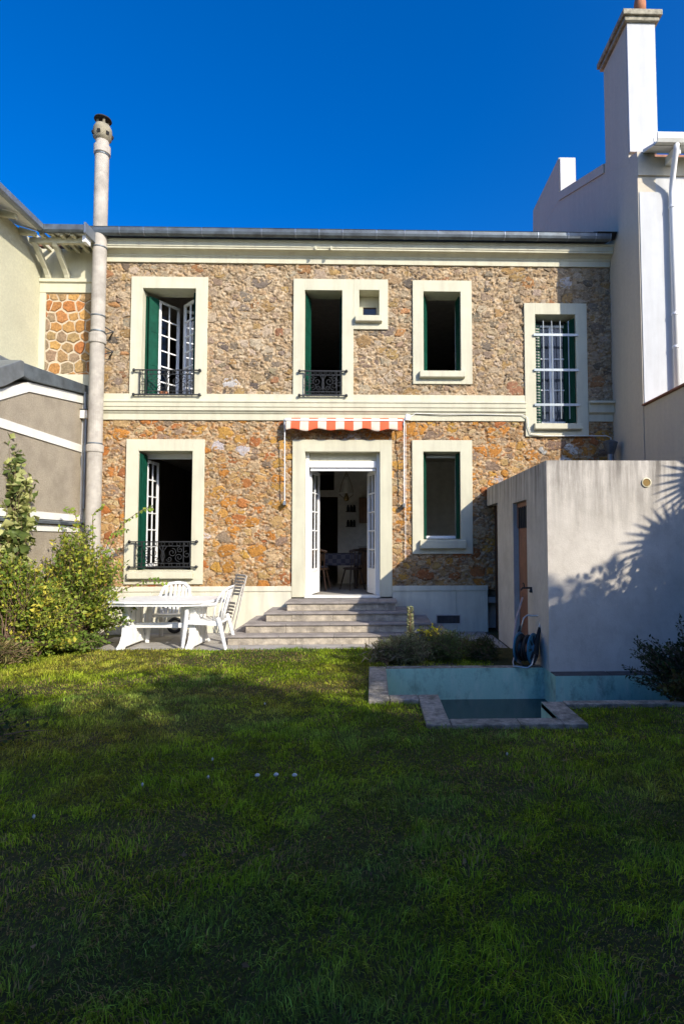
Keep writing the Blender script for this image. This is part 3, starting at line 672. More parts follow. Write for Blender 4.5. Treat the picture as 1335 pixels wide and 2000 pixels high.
# ================================================================ AWNING, LAMP, CABLE
aw = thing('awning', 'folded orange and cream striped awning with hanging arms above the garden door', 'awning', (-.5, -.05, 3.75))
MB().tube([(-1.56, -.12, 3.775), (.56, -.12, 3.775)], .055, 16).build('roll', 'awningcloth', aw, world=True)
x = np.linspace(-1.533, .527, 160); zz = np.linspace(0, 1, 7); X, T = np.meshgrid(x, zz); drop = .175+.018*np.sin(X*2*PI/.42+.4)+.008*np.sin(X*9)
Zv = 3.765-drop*T; Yv = -.20-.05*np.sqrt(T)+.012*np.sin(X*13+2*T)*T
idx = np.arange(X.size).reshape(X.shape); F = np.stack([idx[:-1, :-1], idx[:-1, 1:], idx[1:, 1:], idx[1:, :-1]], -1).reshape(-1, 4)
vv = np.stack([X+.5, Yv+.05, Zv-3.75], -1).reshape(-1, 3); va = np_mesh('valance', vv, F, 'awningcloth', aw, smooth=True); md = va.modifiers.new('thick', 'SOLIDIFY'); md.thickness = .006
MB().box(-1.545, .54, -.235, -.16, 3.755, 3.785).build('front_bar', 'white', aw, world=True, bevel=.005)
for xx, zb_ in ((-1.56, 2.30), (.565, 2.26)):
    ar = MB().tube([(xx, -.20, 3.77), (xx, -.16, 3.2), (xx, -.13, zb_)], .009, 8).build('arm', 'white', aw, world=True)
    MB().box(xx-.022, xx+.022, -.17, -.04, zb_-.04, zb_+.03).build('arm_foot', 'metal', ar, world=False) if False else MB().box(xx-.022, xx+.022, -.16, -.03, zb_-.04, zb_+.03).build('arm_foot', 'metal', aw, world=True)
    MB().box(xx-.02, xx+.02, -.16, -.03, 3.70, 3.80).build('wall_bracket', 'metal', aw, world=True)
MB().tube([(.60, -.10, 3.72), (.595, -.07, 2.6), (.59, -.06, 1.27)], .005, 6).build('crank_rod', 'white', aw, world=True)
fl = thing('security_lamp', 'small white outdoor lamp at the awning corner feeding a wall cable', 'lamp', (.655, -.05, 3.86))
MB().box(-.03, .03, -.03, 0, -.04, .05).build('back_plate', 'white', fl, bevel=.004); MB().tube([(0, -.02, .03), (-.01, -.08, .02), (-.03, -.13, -.02)], .013, 8).build('arm', 'white', fl)
MB().lathe([(.018, .05), (.03, .03), (.045, -.06), (.046, -.065)], (-.035, -.14, -.02), 14).build('lamp_head', 'white', fl, smooth=True)
MB().tube([(.03, -.01, 0), (.12, -.02, .07), (.6, -.03, .055), (1.3, -.02, .06), (2.08, -.02, .05), (2.16, -.03, .0), (2.17, -.03, -.15), (2.22, -.03, -.30), (2.5, -.03, -.335), (3.2, -.03, -.33), (3.62, -.02, -.33), (3.70, -.01, -.36), (3.71, -.005, -.5)], .009, 6).build('cable', 'whitepaint', fl)

# ================================================================ FLUE
fp = thing('flue_pipe', 'tall grey fibre cement flue pipe with vented cowl against the wall', 'chimney', (-4.845, -.27, 0))
prof = [(.122, 0), (.122, 3.16), (.118, 3.17)]
MB().lathe([(.125, 0), (.125, 3.30)], n=24).build('pipe', 'flue', fp, smooth=False)
MB().lathe([(.120, 3.27), (.120, 5.16)], n=24).build('pipe', 'flue', fp); MB().lathe([(.116, 5.1), (.116, 8.62)], n=24).build('pipe', 'flue', fp)
for z, h, r in ((3.17, .13, .142), (5.10, .17, .142)): MB().lathe([(r-.006, z), (r, z+.012), (r, z+h-.012), (r-.006, z+h)], n=24).build('collar', 'flue', fp)
for z in (3.31, 5.30, 5.58, 6.82, 8.52): MB().lathe([(.119, z), (.127, z+.003), (.127, z+.022), (.119, z+.025)], n=24).build('clamp', 'zincdark', fp)
MB().lathe([(.125, 8.55), (.138, 8.56), (.138, 8.70), (.128, 8.71), (.11, 8.72), (.11, 8.80)], n=24).build('collar', 'flue', fp)
cw = MB().lathe([(.10, 8.79), (.115, 8.80), (.15, 8.86), (.162, 8.93), (.15, 9.03), (.12, 9.09), (.10, 9.10)], n=24).build('cowl', 'fluecap', fp, smooth=True)
for k in range(7):
    t = 2*PI*(k+.3)/7; d = Vector((math.cos(t), math.sin(t), 0)); MB().bar(d*.145+Vector((0, 0, 8.875)), d*.163+Vector((0, 0, 8.925)), .05, .04).build('vent_slot', 'soot', cw)
for k in range(4):
    t = 2*PI*(k+.4)/4; MB().bar((.085*math.cos(t), .085*math.sin(t), 9.08), (.085*math.cos(t), .085*math.sin(t), 9.19), .035, .02).build('cowl_post', 'fluecap', cw)
MB().lathe([(.13, 9.185), (.148, 9.19), (.14, 9.215), (.05, 9.24)], n=24).build('cowl_lid', 'soot', cw)
for z in (5.36, 5.0):
    MB().tube([(.10, .02, z+.06), (.22, .12, z), (.10, .24, z-.06)], .012, 6).build('wall_bracket', 'iron', fp); MB().tube([(.10, .02, z-.08), (.22, .12, z), (.16, .24, z+.06)], .010, 6).build('wall_bracket', 'iron', fp)

# ================================================================ LEFT NEIGHBOUR
NL = thing('neighbour_house', 'pale roughcast neighbouring house with bracketed eaves and crazy stone panel beside the flue', 'house', (-6.0, 0, 0))
MB().box(-9, -6.014, -4.5, 3, 0, 6.95).build('wall', 'roughwall', NL, world=True)
MB().box(-6.012, -5.06, .005, .3, 0, 6.95).build('wall', 'trim', NL, world=True)
MB().box(-6.012, -5.905, -.035, .003, 4.0, 6.12).build('corner_trim', 'trim', NL, world=True, bevel=.004)
MB().prism([(.003, 6.125), (-.035, 6.125), (-.035, 6.30), (-.07, 6.31), (-.07, 6.37), (.003, 6.375)], 'x', -6.012, -5.06).build('frieze', 'trim', NL, world=True, bevel=.003)
MB().box(-5.90, -5.06, -.035, .003, 4.0, 4.62).build('frieze', 'trim', NL, world=True)
mpan = MB(); mpan.add([(-5.905, .0025, 4.62), (-5.06, .0025, 4.62), (-5.06, .0025, 6.125), (-5.905, .0025, 6.125)], [(0, 1, 2, 3)], (.60, .50, .36)); 
mpan.build('panel_mortar', 'mortar', NL, world=True, recalc=False)
sites = []; G = {}; sp = .20; row = 0; z = 4.56
while z < 6.25:
    x = -6.0+(sp/2 if row % 2 else 0)
    while x < -5.0:
        sites.append((x+random.uniform(-.06, .06), z+random.uniform(-.05, .05), random.uniform(.07, .13))); x += sp
    z += sp*.95; row += 1
for k, s_ in enumerate(sites): G.setdefault((int(s_[0]//.3), int(s_[1]//.3)), []).append(k)
for x, z, r, poly in rubble_cells(sites, G, .3, (-5.90, -5.065, 4.625, 6.12)):
    mb = MB(); stone_mesh(mb, poly, .010, random.uniform(.007, .013), vcol(random.choice([(.48, .25, .085), (.44, .18, .06), (.40, .26, .12), (.32, .23, .14), (.50, .29, .10), (.42, .20, .075)])), y=-.002, n=10, jit=.14, dome=.86); mb.build('stone', 'hexstone', NL, world=True, recalc=False)
# eaves over the stone panel and along the side wall
MB().prism([(0.0, 6.98), (-.60, 6.93), (-.60, 6.955), (.4, 7.2)], 'x', -5.62, -4.88).build('eave_board', 'whitepaint', NL, world=True)
MB().prism([(.0, 6.80), (-.52, 6.80), (-.55, 6.83), (-.55, 6.90), (0, 6.90)], 'x', -5.80, -4.98).build('eave_beam', 'trim', NL, world=True, bevel=.004) if False else None
MB().box(-5.95, -4.97, -.50, -.42, 6.80, 6.90).build('eave_beam', 'trim', NL, world=True, bevel=.004)
for xx in (-5.86, -5.52):
    br = MB().prism([(0.0, 6.375), (-.07, 6.375), (-.09, 6.42), (-.16, 6.50), (-.40, 6.70), (-.48, 6.75), (-.52, 6.80), (-.44, 6.80), (-.30, 6.72), (-.12, 6.55), (0, 6.47)], 'x', xx-.04, xx+.04).build('eave_bracket', 'trim', NL, world=True, bevel=.005)
    MB().box(xx-.03, xx+.03, -.60, .0, 6.902, 6.96).build('rafter', 'trim', NL, world=True)
for xx in (-5.68, -5.34, -5.16): MB().box(xx-.03, xx+.03, -.62, .0, 6.87, 6.93).build('rafter', 'trim', NL, world=True)
MB().prism([(-.60, 7.00), (-.60, 6.93), (-.63, 6.90), (-.68, 6.90), (-.71, 6.93), (-.71, 7.02), (-.69, 7.02), (-.69, 6.94), (-.67, 6.92), (-.64, 6.92), (-.62, 6.94), (-.62, 7.0)], 'x', -5.70, -4.90).build('gutter', 'zincdark', NL, world=True)
MB().box(-4.905, -4.87, -.73, -.3, 6.87, 7.05).build('gutter_end', 'zinc', NL, world=True); MB().box(-4.98, -4.92, -.62, -.45, 6.77, 6.88).build('rafter_end', 'white', NL, world=True)
MB().prism([(-6.1, 7.05), (-5.70, 6.93), (-5.70, 6.955), (-6.5, 7.25)], 'y', -4.5, -.60).build('eave_board', 'whitepaint', NL, world=True)
for yy in (-.66, -1.2, -1.7, -2.2): MB().prism([(-6.014, 6.86), (-5.74, 6.83), (-5.74, 6.90), (-6.014, 6.98)], 'y', yy-.03, yy+.03).build('rafter', 'trim', NL, world=True)
MB().prism([(-5.70, 7.0), (-5.70, 6.93), (-5.67, 6.90), (-5.62, 6.90), (-5.59, 6.93), (-5.59, 7.02), (-5.61, 7.02), (-5.61, 6.94), (-5.63, 6.92), (-5.66, 6.92), (-5.68, 6.94), (-5.68, 7.0)], 'y', -4.5, -.72).build('gutter', 'zinc', NL, world=True)
MB().prism([(-.72, 7.02), (3, 8.0), (3, 8.05), (-.72, 7.05)], 'x', -9, -5.06).build('roof', 'tile', NL, world=True) if False else MB().prism([(.0, 7.01), (3, 7.95), (3, 8.0), (.0, 7.06)], 'x', -9, -5.06).build('roof', 'tile', NL, world=True)

# annex with zinc-edged roof
AX = -5.177
AN = thing('annex', 'low grey roughcast annex with white bands and zinc roof edge behind the shrub', 'annex', (AX, -1.5, 0))
MB().prism([(-.005, 0), (-.005, 4.25), (-1.71, 4.02), (-2.36, 3.74), (-3.4, 3.28), (-3.4, 0)], 'x', -7.5, AX).build('wall', 'greyrough', AN, world=True)
MB().prism([(-.01, 4.09), (-.01, 4.24), (-1.72, 4.01), (-2.36, 3.73), (-3.4, 3.27), (-3.4, 3.12), (-2.36, 3.58), (-1.70, 3.87)], 'x', AX, AX+.02).build('band', 'whitepaint', AN, world=True)
MB().box(AX, AX+.02, -3.4, -.07, 3.20, 3.33).build('band', 'whitepaint', AN, world=True); MB().box(AX, AX+.02, -3.4, -.07, 1.97, 2.08).build('band', 'whitepaint', AN, world=True); MB().box(AX, AX+.02, -3.4, -.07, 1.78, 1.88).build('band', 'whitepaint', AN, world=True)
MB().prism([(AX, 1.90), (AX+.07, 1.90), (AX+.07, 1.94), (AX, 1.965)], 'y', -3.4, -.02).build('ledge', 'zincdark', AN, world=True)
MB().box(AX, AX+.025, -.068, -.008, 0, 4.08).build('corner_trim', 'whitepaint', AN, world=True)
MB().prism([(-.012, 4.26), (-.012, 4.42), (-1.94, 4.24), (-1.94, 4.04), (-1.72, 4.03)], 'x', AX-.3, AX+.07).build('roof_edge', 'zincdark', AN, world=True, bevel=.01)
MB().prism([(-1.95, 4.03), (-1.95, 4.25), (-2.02, 4.25), (-2.45, 4.02), (-3.4, 3.55), (-3.4, 3.31), (-2.36, 3.78)], 'x', AX-.3, AX+.085).build('roof_edge', 'zinc', AN, world=True, bevel=.01)
MB().prism([(AX-.3, 4.23), (AX-.3, 4.36), (-7.5, 5.0), (-7.5, 4.9)], 'y', -1.9, -.012).build('roof', 'zinc', AN, world=True)
dp = MB().tube([(AX+.06, -.11, 4.28), (AX+.06, -.09, 4.0), (AX+.075, -.09, 3.9), (AX+.075, -.09, 2.2)], .028, 10).build('downpipe', 'zinc', AN, world=True); MB().box(AX+.0, AX+.13, -.16, -.03, 3.80, 3.95).build('hopper', 'whitepaint', AN, world=True, bevel=.006); MB().box(AX-.01, AX+.145, -.17, -.02, 3.95, 3.965).build('hopper_rim', 'soot', AN, world=True)

# ================================================================ RIGHT NEIGHBOUR
NR = thing('tall_house', 'tall white neighbouring house with broad chimney stack on its gable wall', 'house', (6, 2, 0))
NX = 4.423
poly = [(-1.2, 0), (-1.2, 8.12), (-.61, 8.33), (.10, 8.80), (2.80, 9.86), (4.0, 9.86), (4.94, 9.86), (5.3, 9.7), (7, 9.0), (7, 0)]
MB().prism(poly, 'x', NX, NX+.3).build('gable_wall', 'neighbour', NR, world=True)
MB().prism([(-.90, 8.1), (-.90, 10.62), (.06, 10.62), (.06, 8.6)], 'x', NX-.004, NX+.36).build('chimney_stack', 'neighbour', NR, world=True)
MB().box(NX+.0, NX+.49, -.95, -.902, 8.3, 10.62).build('chimney_face', 'neighfront', NR, world=True)
MB().box(NX+.36, NX+.49, -.90, .06, 8.3, 10.62).build('chimney_side', 'neighfront', NR, world=True)
cp = MB().box(NX-.06, NX+.55, -1.0, .12, 10.622, 10.70).box(NX-.10, NX+.59, -1.04, .16, 10.70, 10.80).build('chimney_cap', 'capstone', NR, world=True, bevel=.012)
for xx, yy, r in ((NX+.27, -.88, .095), (NX+.14, -.62, .095), (NX+.33, -.3, .1)): MB().lathe([(r, 10.78), (r*1.03, 11.04), (r*.9, 11.12), (r*.5, 11.14)], (xx-6, yy-2, 0), 16).build('chimney_pot', 'terracotta', NR, smooth=True)
MB().prism([(2.74, 9.7), (2.74, 10.72), (4.93, 10.72), (5.0, 9.8)], 'x', NX-.003, NX+.40).build('chimney_stack', 'neighbour', NR, world=True); MB().box(NX+.02, NX+.38, 2.70, 2.738, 9.83, 10.70).build('chimney_face', 'neighfront', NR, world=True)
MB().prism([(.12, 8.80), (.12, 8.62), (2.72, 9.66), (2.72, 9.86)], 'x', NX-.03, NX-.005).build('verge_band', 'neighbour', NR, world=True)
MB().prism([(-1.0, 8.22), (.10, 8.81), (2.73, 9.87), (4.0, 10.2), (4.0, 10.1), (-1.0, 8.15)], 'x', NX+.05, 9).build('roof', 'tile', NR, world=True)
MB().box(NX+.301, 10, -1.2, -.9, 0, 7.85).build('front_wall', 'neighfront', NR, world=True) 
MB().box(NX+.02, 10, -1.215, -1.202, 0, 7.42).build('front_render', 'neighfront', NR, world=True)
MB().box(NX+.0, 10, -1.23, -1.202, 7.70, 8.02).build('fascia', 'neighbour', NR, world=True)
MB().prism([(-1.2, 8.10), (-1.55, 7.98), (-1.55, 8.02), (-1.2, 8.16)], 'x', NX+.10, 10).build('eave_board', 'whitepaint', NR, world=True)
MB().prism([(-1.52, 8.12), (-1.53, 8.02), (-1.57, 7.98), (-1.64, 7.98), (-1.67, 8.03), (-1.67, 8.13), (-1.65, 8.13), (-1.64, 8.04), (-1.62, 8.0), (-1.57, 8.0), (-1.545, 8.03), (-1.54, 8.12)], 'x', NX+.12, 10).build('gutter', 'whitepaint', NR, world=True)
MB().box(NX+.45, NX+.55, -1.55, -1.24, 7.86, 7.98).build('eave_bracket', 'whitepaint', NR, world=True)
dp = MB().tube([(4.88, -1.6, 8.0), (4.88, -1.58, 7.9), (4.90, -1.48, 7.75), (4.94, -1.32, 7.5), (4.945, -1.29, 7.35), (4.945, -1.29, 4.1)], .045, 14).build('downpipe', 'white', NR, world=True, smooth=True)
for zz in (7.1, 5.3, 4.75): MB().lathe([(.05, 0), (.056, .006), (.056, .034), (.05, .04)], (4.945-6, -1.29-2, zz), 14).build('pipe_clip', 'white', dp) if False else MB().lathe([(.05, 0), (.056, .006), (.056, .034), (.05, .04)], (4.945-6, -1.29-2, zz), 14).build('pipe_clip', 'white', NR)

# boundary wall running forward from the tall house
BW = thing('boundary_wall', 'cream rendered boundary wall with red tile coping above the concrete shed', 'wall', (NX+.1, -1.9, 0))
MB().box(NX, NX+.25, -3.0, -1.232, 0, 3.80).build('wall', 'neighbour', BW, world=True); MB().box(NX+.01, NX+.24, -12.5, -3.002, 0, 1.9).build('wall', 'neighbour', BW, world=True)
yy = -1.24
while yy > -2.98:
    MB().prism([(NX-.05, 3.805), (NX-.05, 3.83), (NX+.125, 3.90), (NX+.30, 3.83), (NX+.30, 3.805)], 'y', yy-.16, yy-.006).build('coping_tile', 'tile', BW, world=True, bevel=.004); yy -= .165

# ================================================================ SHED
SX, SY, SZ = 2.07, -3.64, 2.57
SH = thing('concrete_shed', 'flat roofed concrete shed with streaked walls beside the pool', 'shed', (3.2, -1.8, 0))
MB().box(SX, NX-.01, SY, SY+.18, .03, SZ).build('front_wall', 'concrete', SH, world=True)
mb = MB(); mb.box(SX+.001, SX+.28, SY+.181, -2.72, 0, SZ-.001).box(SX+.001, SX+.28, -2.72, -1.97, 2.17, SZ-.001).box(SX+.001, SX+.28, -1.97, -.90, 0, SZ-.001).box(SX+.001, SX+.28, -.90, -.05, 2.25, SZ-.001)
mb.build('side_wall', 'concrete', SH, world=True)
MB().box(SX+.285, NX-.02, SY+.185, -.06, 2.40, SZ-.02).build('roof', 'concretedark', SH, world=True)
MB().box(SX+.02, SX+.30, -2.72, -1.97, 0, .035).build('doorstep', 'paving', SH, world=True)
d = MB().box(SX+.08, SX+.12, -2.715, -1.975, .04, 1.80).box(SX+.06, SX+.12, -2.715, -2.66, 1.80, 2.165).box(SX+.06, SX+.12, -2.03, -1.975, 1.80, 2.165).box(SX+.06, SX+.12, -2.66, -2.03, 2.09, 2.165).build('door', 'doorwood', SH, world=True, bevel=.004)
def sub(mb, name, mat, par, **k):
    w = wloc(par); me_ = mb; me_.v = [(a-w.x, b_-w.y, c_-w.z) for a, b_, c_ in me_.v]; return me_.build(name, mat, par, **k)
sub(MB().box(SX+.09, SX+.105, -2.66, -2.03, 1.80, 2.09), 'door_pane', 'soot', d)
for k in range(6): sub(MB().tube([(SX+.055, -2.60+k*.10, 1.79), (SX+.055, -2.60+k*.10, 2.10)], .009, 6), 'door_bar', 'iron', d)
for a, b_ in ((.20, .88), (.98, 1.68)): sub(MB().frame(0, 1, 0, 1, .1, .9, .1, .9, 0, 1) if False else MB().box(SX+.066, SX+.082, -2.62, -2.07, a, b_), 'door_panel', 'doorwood', d, bevel=.006)
d = MB().box(SX+.13, SX+.17, -.895, -.06, .03, 2.245).build('door', 'darkwood', SH, world=True, bevel=.004)
sub(MB().box(SX+.115, SX+.13, -.84, -.45, 1.55, 2.15), 'door_pane', 'soot', d); sub(MB().box(SX+.10, SX+.13, -.86, -.43, 1.52, 1.56), 'door_rail', 'bar', d); sub(MB().box(SX+.10, SX+.13, -.86, -.82, .05, 2.2), 'door_stile', 'bar', d)
rv = MB().lathe([(.058, 0), (.058, .012), (.046, .016), (.044, .006), (.02, .006)], (3.27-3.2, SY+1.8, 2.305), 24, Matrix.Rotation(PI/2, 4, 'X').to_3x3()).build('round_vent', 'ivory', SH)
MB().lathe([(.043, 0), (.043, .010)], (3.27-3.2, SY+1.8, 2.305), 20, Matrix.Rotation(PI/2, 4, 'X').to_3x3()).build('vent_mesh', 'brass', rv)
vp_ = MB().lathe([(.055, 2.5), (.055, 3.17)], (4.22-3.2, -.35+1.8, 0), 16).build('vent_pipe', 'zinc', SH)
MB().lathe([(.06, 3.15), (.075, 3.18), (.125, 3.34), (.13, 3.36), (.05, 3.40)], (4.22-3.2, -.35+1.8, 0), 12).build('vent_cowl', 'zincdark', vp_)
# tap
TP = thing('garden_tap', 'small dark tap on the shed wall feeding the hose', 'tap', (SX, -2.93, 1.0))
MB().tube([(0, 0, 0), (-.07, 0, 0), (-.12, 0, .0), (-.145, 0, -.03)], .012, 8).build('spout', 'iron', TP); MB().lathe([(.022, -.02), (.025, 0), (.012, .03)], (-.01, 0, -.04), 10).build('back_plate', 'iron', TP); MB().tube([(-.10, 0, .01), (-.10, 0, .05), (-.12, 0, .065)], .008, 6).build('handle', 'iron', TP)

# hose reel leaning by the shed wall
HR = thing('hose_reel', 'blue hose reel with bent tube frame leaning on the shed wall', 'hose reel', (1.88, -3.33, .085)); HR.scale = (.92, .92, .92)
ax = Vector((.80, -.60, 0)).normalized(); sd_ = Vector((0, 0, 1)).cross(ax).normalized()
ctr = Vector((0, 0, .235)); Mx = Matrix((sd_, Vector((0, 0, 1)), ax)).transposed()
for k, off in enumerate((-.10, .09)):
    dsk = MB().lathe([(.02, -.006), (.195, -.006), (.205, 0), (.205, .012), (.19, .014), (.06, .012), (.05, .03), (.02, .03)], ctr+ax*off, 32, Mx).build('reel_disc', 'blue', HR)
    if k:
        for j in range(8):
            t = 2*PI*j/8
            for e in (-.09, .09):
                p = ctr+ax*(off+.017); q0 = p+sd_*math.cos(t+e)*.075+Vector((0, 0, 1))*math.sin(t+e)*.075; q1 = p+sd_*math.cos(t+e*.6)*.17+Vector((0, 0, 1))*math.sin(t+e*.6)*.17
                MB().bar(q0, q1, .008, .006, up=ax).build('disc_slot', 'rubber', dsk)
coil = []
for i in range(0, 220):
    t = i/220*2*PI*9; rr = .135+.03*((i//73) % 3)/2; coil.append(ctr+ax*(-.08+.15*abs(((i/36.) % 2)-1))+sd_*math.cos(t)*rr+Vector((0, 0, 1))*math.sin(t)*rr)
MB().tube(coil, .014, 6).build('hose_coil', 'rubber', HR, smooth=True)
for off in (-.14, .13):
    MB().tube([ctr+ax*off-sd_*.10+Vector((0, 0, -.19)), ctr+ax*off+Vector((0, 0, 0)), ctr+ax*off+sd_*.16+Vector((0, 0, .26))], [.016, .045, .02], 8, flat=.4).build('side_bracket', 'rubber', HR)
hp = [ctr-ax*.13+sd_*.13+Vector((0, 0, .2)), ctr-ax*.12+sd_*.22+Vector((0, 0, .36)), ctr-ax*.08+sd_*.25+Vector((0, 0, .40)), ctr+ax*.08+sd_*.25+Vector((0, 0, .40)), ctr+ax*.12+sd_*.22+Vector((0, 0, .36)), ctr+ax*.12+sd_*.13+Vector((0, 0, .2))]
MB().tube(hp, .011, 8).build('handle', 'metal', HR, smooth=True)
fp_ = [ctr-ax*.13+Vector((0, 0, -.02)), ctr-ax*.13-sd_*.14+Vector((0, 0, -.18)), ctr-ax*.10-sd_*.18+Vector((0, 0, -.222)), ctr+ax*.09-sd_*.18+Vector((0, 0, -.222)), ctr+ax*.13-sd_*.14+Vector((0, 0, -.18)), ctr+ax*.13+Vector((0, 0, -.02))]
MB().tube(fp_, .011, 8).build('foot_tube', 'metal', HR, smooth=True)
MB().tube([Vector((SX-.145-1.86, -2.93+3.33, .985-.12)), Vector((-.06, .30, .55)), Vector((-.13, .15, .33)), Vector((-.16, .02, .20)), Vector((-.12, -.02, .06)), Vector((-.05, .02, .015))], .014, 8).build('hose', 'hose', HR, smooth=True)

# ================================================================ GARDEN FURNITURE
def plastic_chair(name, label, loc, rz, sc=1.0):
    t = thing(name, label, 'chair', loc, rz, 'white plastic garden chairs'); t.scale = (sc, sc, sc)
    # local: faces -y, back at +y
    nx_, ny_ = 10, 10; V = []; F = []
    for i in range(nx_):
        for j in range(ny_):
            u = i/(nx_-1)*2-1; v = j/(ny_-1); w = .235-.02*v
            V.append((u*w, -.23+.46*v, .43-.03*v-.012*(1-u*u)-.03*max(0, .12-v)*8*.3))
    for i in range(nx_-1):
        for j in range(ny_-1): a = i*ny_+j; F.append((a, a+ny_, a+ny_+1, a+1))
    o = np_mesh('seat', V, F, 'plastic', t, smooth=True); md = o.modifiers.new('thick', 'SOLIDIFY'); md.thickness = .03; md.offset = -1
    # arched back rim and slats
    def bk(x, z): return (x, .215+.17*(z-.40)+.05*((z-.40)/.5)**2-.10*(x/.25)**2, z)
    rim = [bk(-.225, .40), bk(-.24, .60), bk(-.235, .72), bk(-.20, .82), bk(-.12, .875), bk(0, .89), bk(.12, .875), bk(.20, .82), bk(.235, .72), bk(.24, .60), bk(.225, .40)]
    b_ = MB().tube(rim, [.02, .022, .024, .026, .028, .028, .028, .026, .024, .022, .02], 8, flat=.6).build('backrest', 'plastic', t, smooth=True)
    for k in range(6):
        xx = -.16+k*.064; zt = .855-.9*xx*xx*1.2
        MB().tube([bk(xx*.9, .40), bk(xx, .55), bk(xx*1.02, .70), bk(xx*1.04, zt)], .024, 6, flat=.4).build('back_slat', 'plastic', b_, smooth=True)
    for sg in (-1, 1):
        MB().tube([bk(sg*.238, .68), (sg*.27, .18, .655), (sg*.285, .05, .645), (sg*.285, -.12, .635), (sg*.275, -.215, .61), (sg*.265, -.24, .55)], [.024, .028, .034, .036, .034, .03], 8, flat=.6).build('arm', 'plastic', t, smooth=True)
        MB().tube([(sg*.265, -.235, .58), (sg*.262, -.245, .42), (sg*.275, -.29, .0)], [.04, .046, .032], 8, flat=.7).build('leg', 'plastic', t)
        MB().tube([(sg*.23, .20, .46), (sg*.235, .235, .36), (sg*.255, .33, .0)], [.042, .046, .032], 8, flat=.7).build('leg', 'plastic', t)
        MB().bar((sg*.255, -.22, .40), (sg*.235, .22, .375), .02, .06).build('apron', 'plastic', t)
    return t
plastic_chair('plastic_chair', 'white plastic armchair seen from behind the far side of the garden table', (-3.32, -.72, .004), R(2), 1.02)
plastic_chair('plastic_chair', 'white plastic armchair seen side on at the right end of the garden table', (-2.50, -1.45, .004), R(-92), 1.03)
TB = thing('garden_table', 'long white plastic table with chamfered corners and two solid trestles on the terrace', 'table', (-3.18, -1.35, .004), R(-3))
oct_ = [(-.80, -.22), (-.70, -.42), (-.42, -.50), (.42, -.50), (.70, -.42), (.80, -.22), (.80, .22), (.70, .42), (.42, .50), (-.42, .50), (-.70, .42), (-.80, .22)]
top = MB().prism(oct_, 'z', .69, .725).build('table_top', 'plastic', TB, bevel=.01)
MB().prism([(x*.97, y*.955) for x, y in oct_], 'z', .655, .692).build('top_rim', 'plastic', top)
for xx in (-.52, .50):
    tr = MB()
    prof = [(-.44, 0), (-.44, .03), (-.33, .10), (-.27, .20), (-.25, .34), (-.25, .52), (-.34, .66), (.34, .66), (.25, .52), (.25, .34), (.27, .20), (.33, .10), (.44, .03), (.44, 0), (.36, 0), (.30, .04), (-.30, .04), (-.36, 0)]
    l1 = MB().prism(prof, 'x', xx-.05, xx+.05).build('leg', 'plastic', TB, bevel=.012)
    for yy in (-.16, 0, .16): MB().box(xx-.062, xx+.062, yy-.018, yy+.018, .06, .60).build('leg_rib', 'plastic', l1, bevel=.006)
MB().box(-.47, .45, -.03, .03, .28, .36).build('stretcher', 'plastic', TB, bevel=.008)
# folded slatted chair leaning on the wall
FC = thing('folding_chair', 'weathered slatted folding chair folded and leaned on the plinth', 'folding chair', (-2.45, -.40, .004), R(-48)); FC.scale = (.85, .85, 1)
lean = .26
for sg in (-1, 1):
    MB().bar((sg*.20, -.02, 0), (sg*.20, .27, 1.02), .03, .02).build('leg', 'greywood', FC); MB().bar((sg*.165, -.10, 0), (sg*.165, .20, .86), .03, .02).build('leg', 'greywood', FC)
for k in range(7): MB().bar((-.19, .165+k*.0155, .70+k*.053), (.19, .165+k*.0155, .70+k*.053), .012, .04, up=(0, -.3, 1)).build('back_slat', 'greywood', FC)
for k in range(6): MB().bar((-.16, -.045+k*.02, .28+k*.055), (.16, -.045+k*.02, .28+k*.055), .012, .04, up=(0, -.3, 1)).build('seat_slat', 'greywood', FC)
# black hose ring leaning at the plinth under the table
RG = MB().tube([(.11*math.cos(t), .02*math.sin(t), .12+.11*math.sin(t)) for t in [2*PI*k/20 for k in range(20)]], .03, 8, closed=True).build('rubber_tyre', 'rubber', None, smooth=True); RG.location = (-3.45, -.14, .03)
tag(RG, 'small black rubber ring standing against the plinth under the table', 'ring')
# flower pot behind the upper left railing
fpot = thing('flower_pot', 'small terracotta pot behind the upper left balcony railing', 'pot', (-3.80, .08, 4.212)); MB().lathe([(.05, 0), (.075, .10), (.085, .10), (.085, .125), (.07, .125)], n=14).build('pot', 'terracotta', fpot); MB().lathe([(.07, .10), (.03, .13)], n=12).build('soil', 'soil', fpot)

# ================================================================ KITCHEN CONTENTS
ZF = .603
PL = thing('pendant_lamp', 'white bell shaped pendant lamp hanging in the kitchen doorway', 'lamp', (-.56, 2.0, 2.55))
MB().lathe([(.05, .40), (.055, .37), (.06, .33), (.10, .26), (.13, .14), (.165, .10), (.17, .09), (.16, .09), (.12, .13), (.05, .33)], n=24).build('lamp_shade', 'lampglass', PL, smooth=True)
MB().lathe([(.02, -.07), (.05, -.05), (.06, -.01), (.035, .05), (.02, .10)], n=16).build('burner', 'brass', PL, smooth=True)
for sg in (-1, 1): MB().tube([(sg*.06, 0, 0), (sg*.13, 0, .05), (sg*.15, 0, .10), (sg*.11, 0, .28), (sg*.05, 0, .45), (0, 0, .52)], .006, 6).build('hanger', 'brass', PL)
MB().tube([(0, 0, .5), (0, 0, .995)], .006, 6).build('chain', 'brass', PL); MB().tube(ring((0, .50), .035, 0), .006, 6, closed=True).build('ring', 'brass', PL)
DT = thing('dining_table', 'wooden kitchen table under a checked cloth inside the doorway', 'table', (-.85, 2.35, ZF))
tt = MB().box(-.65, .60, -.40, .40, .70, .745).build('table_top', 'wood', DT, bevel=.01)
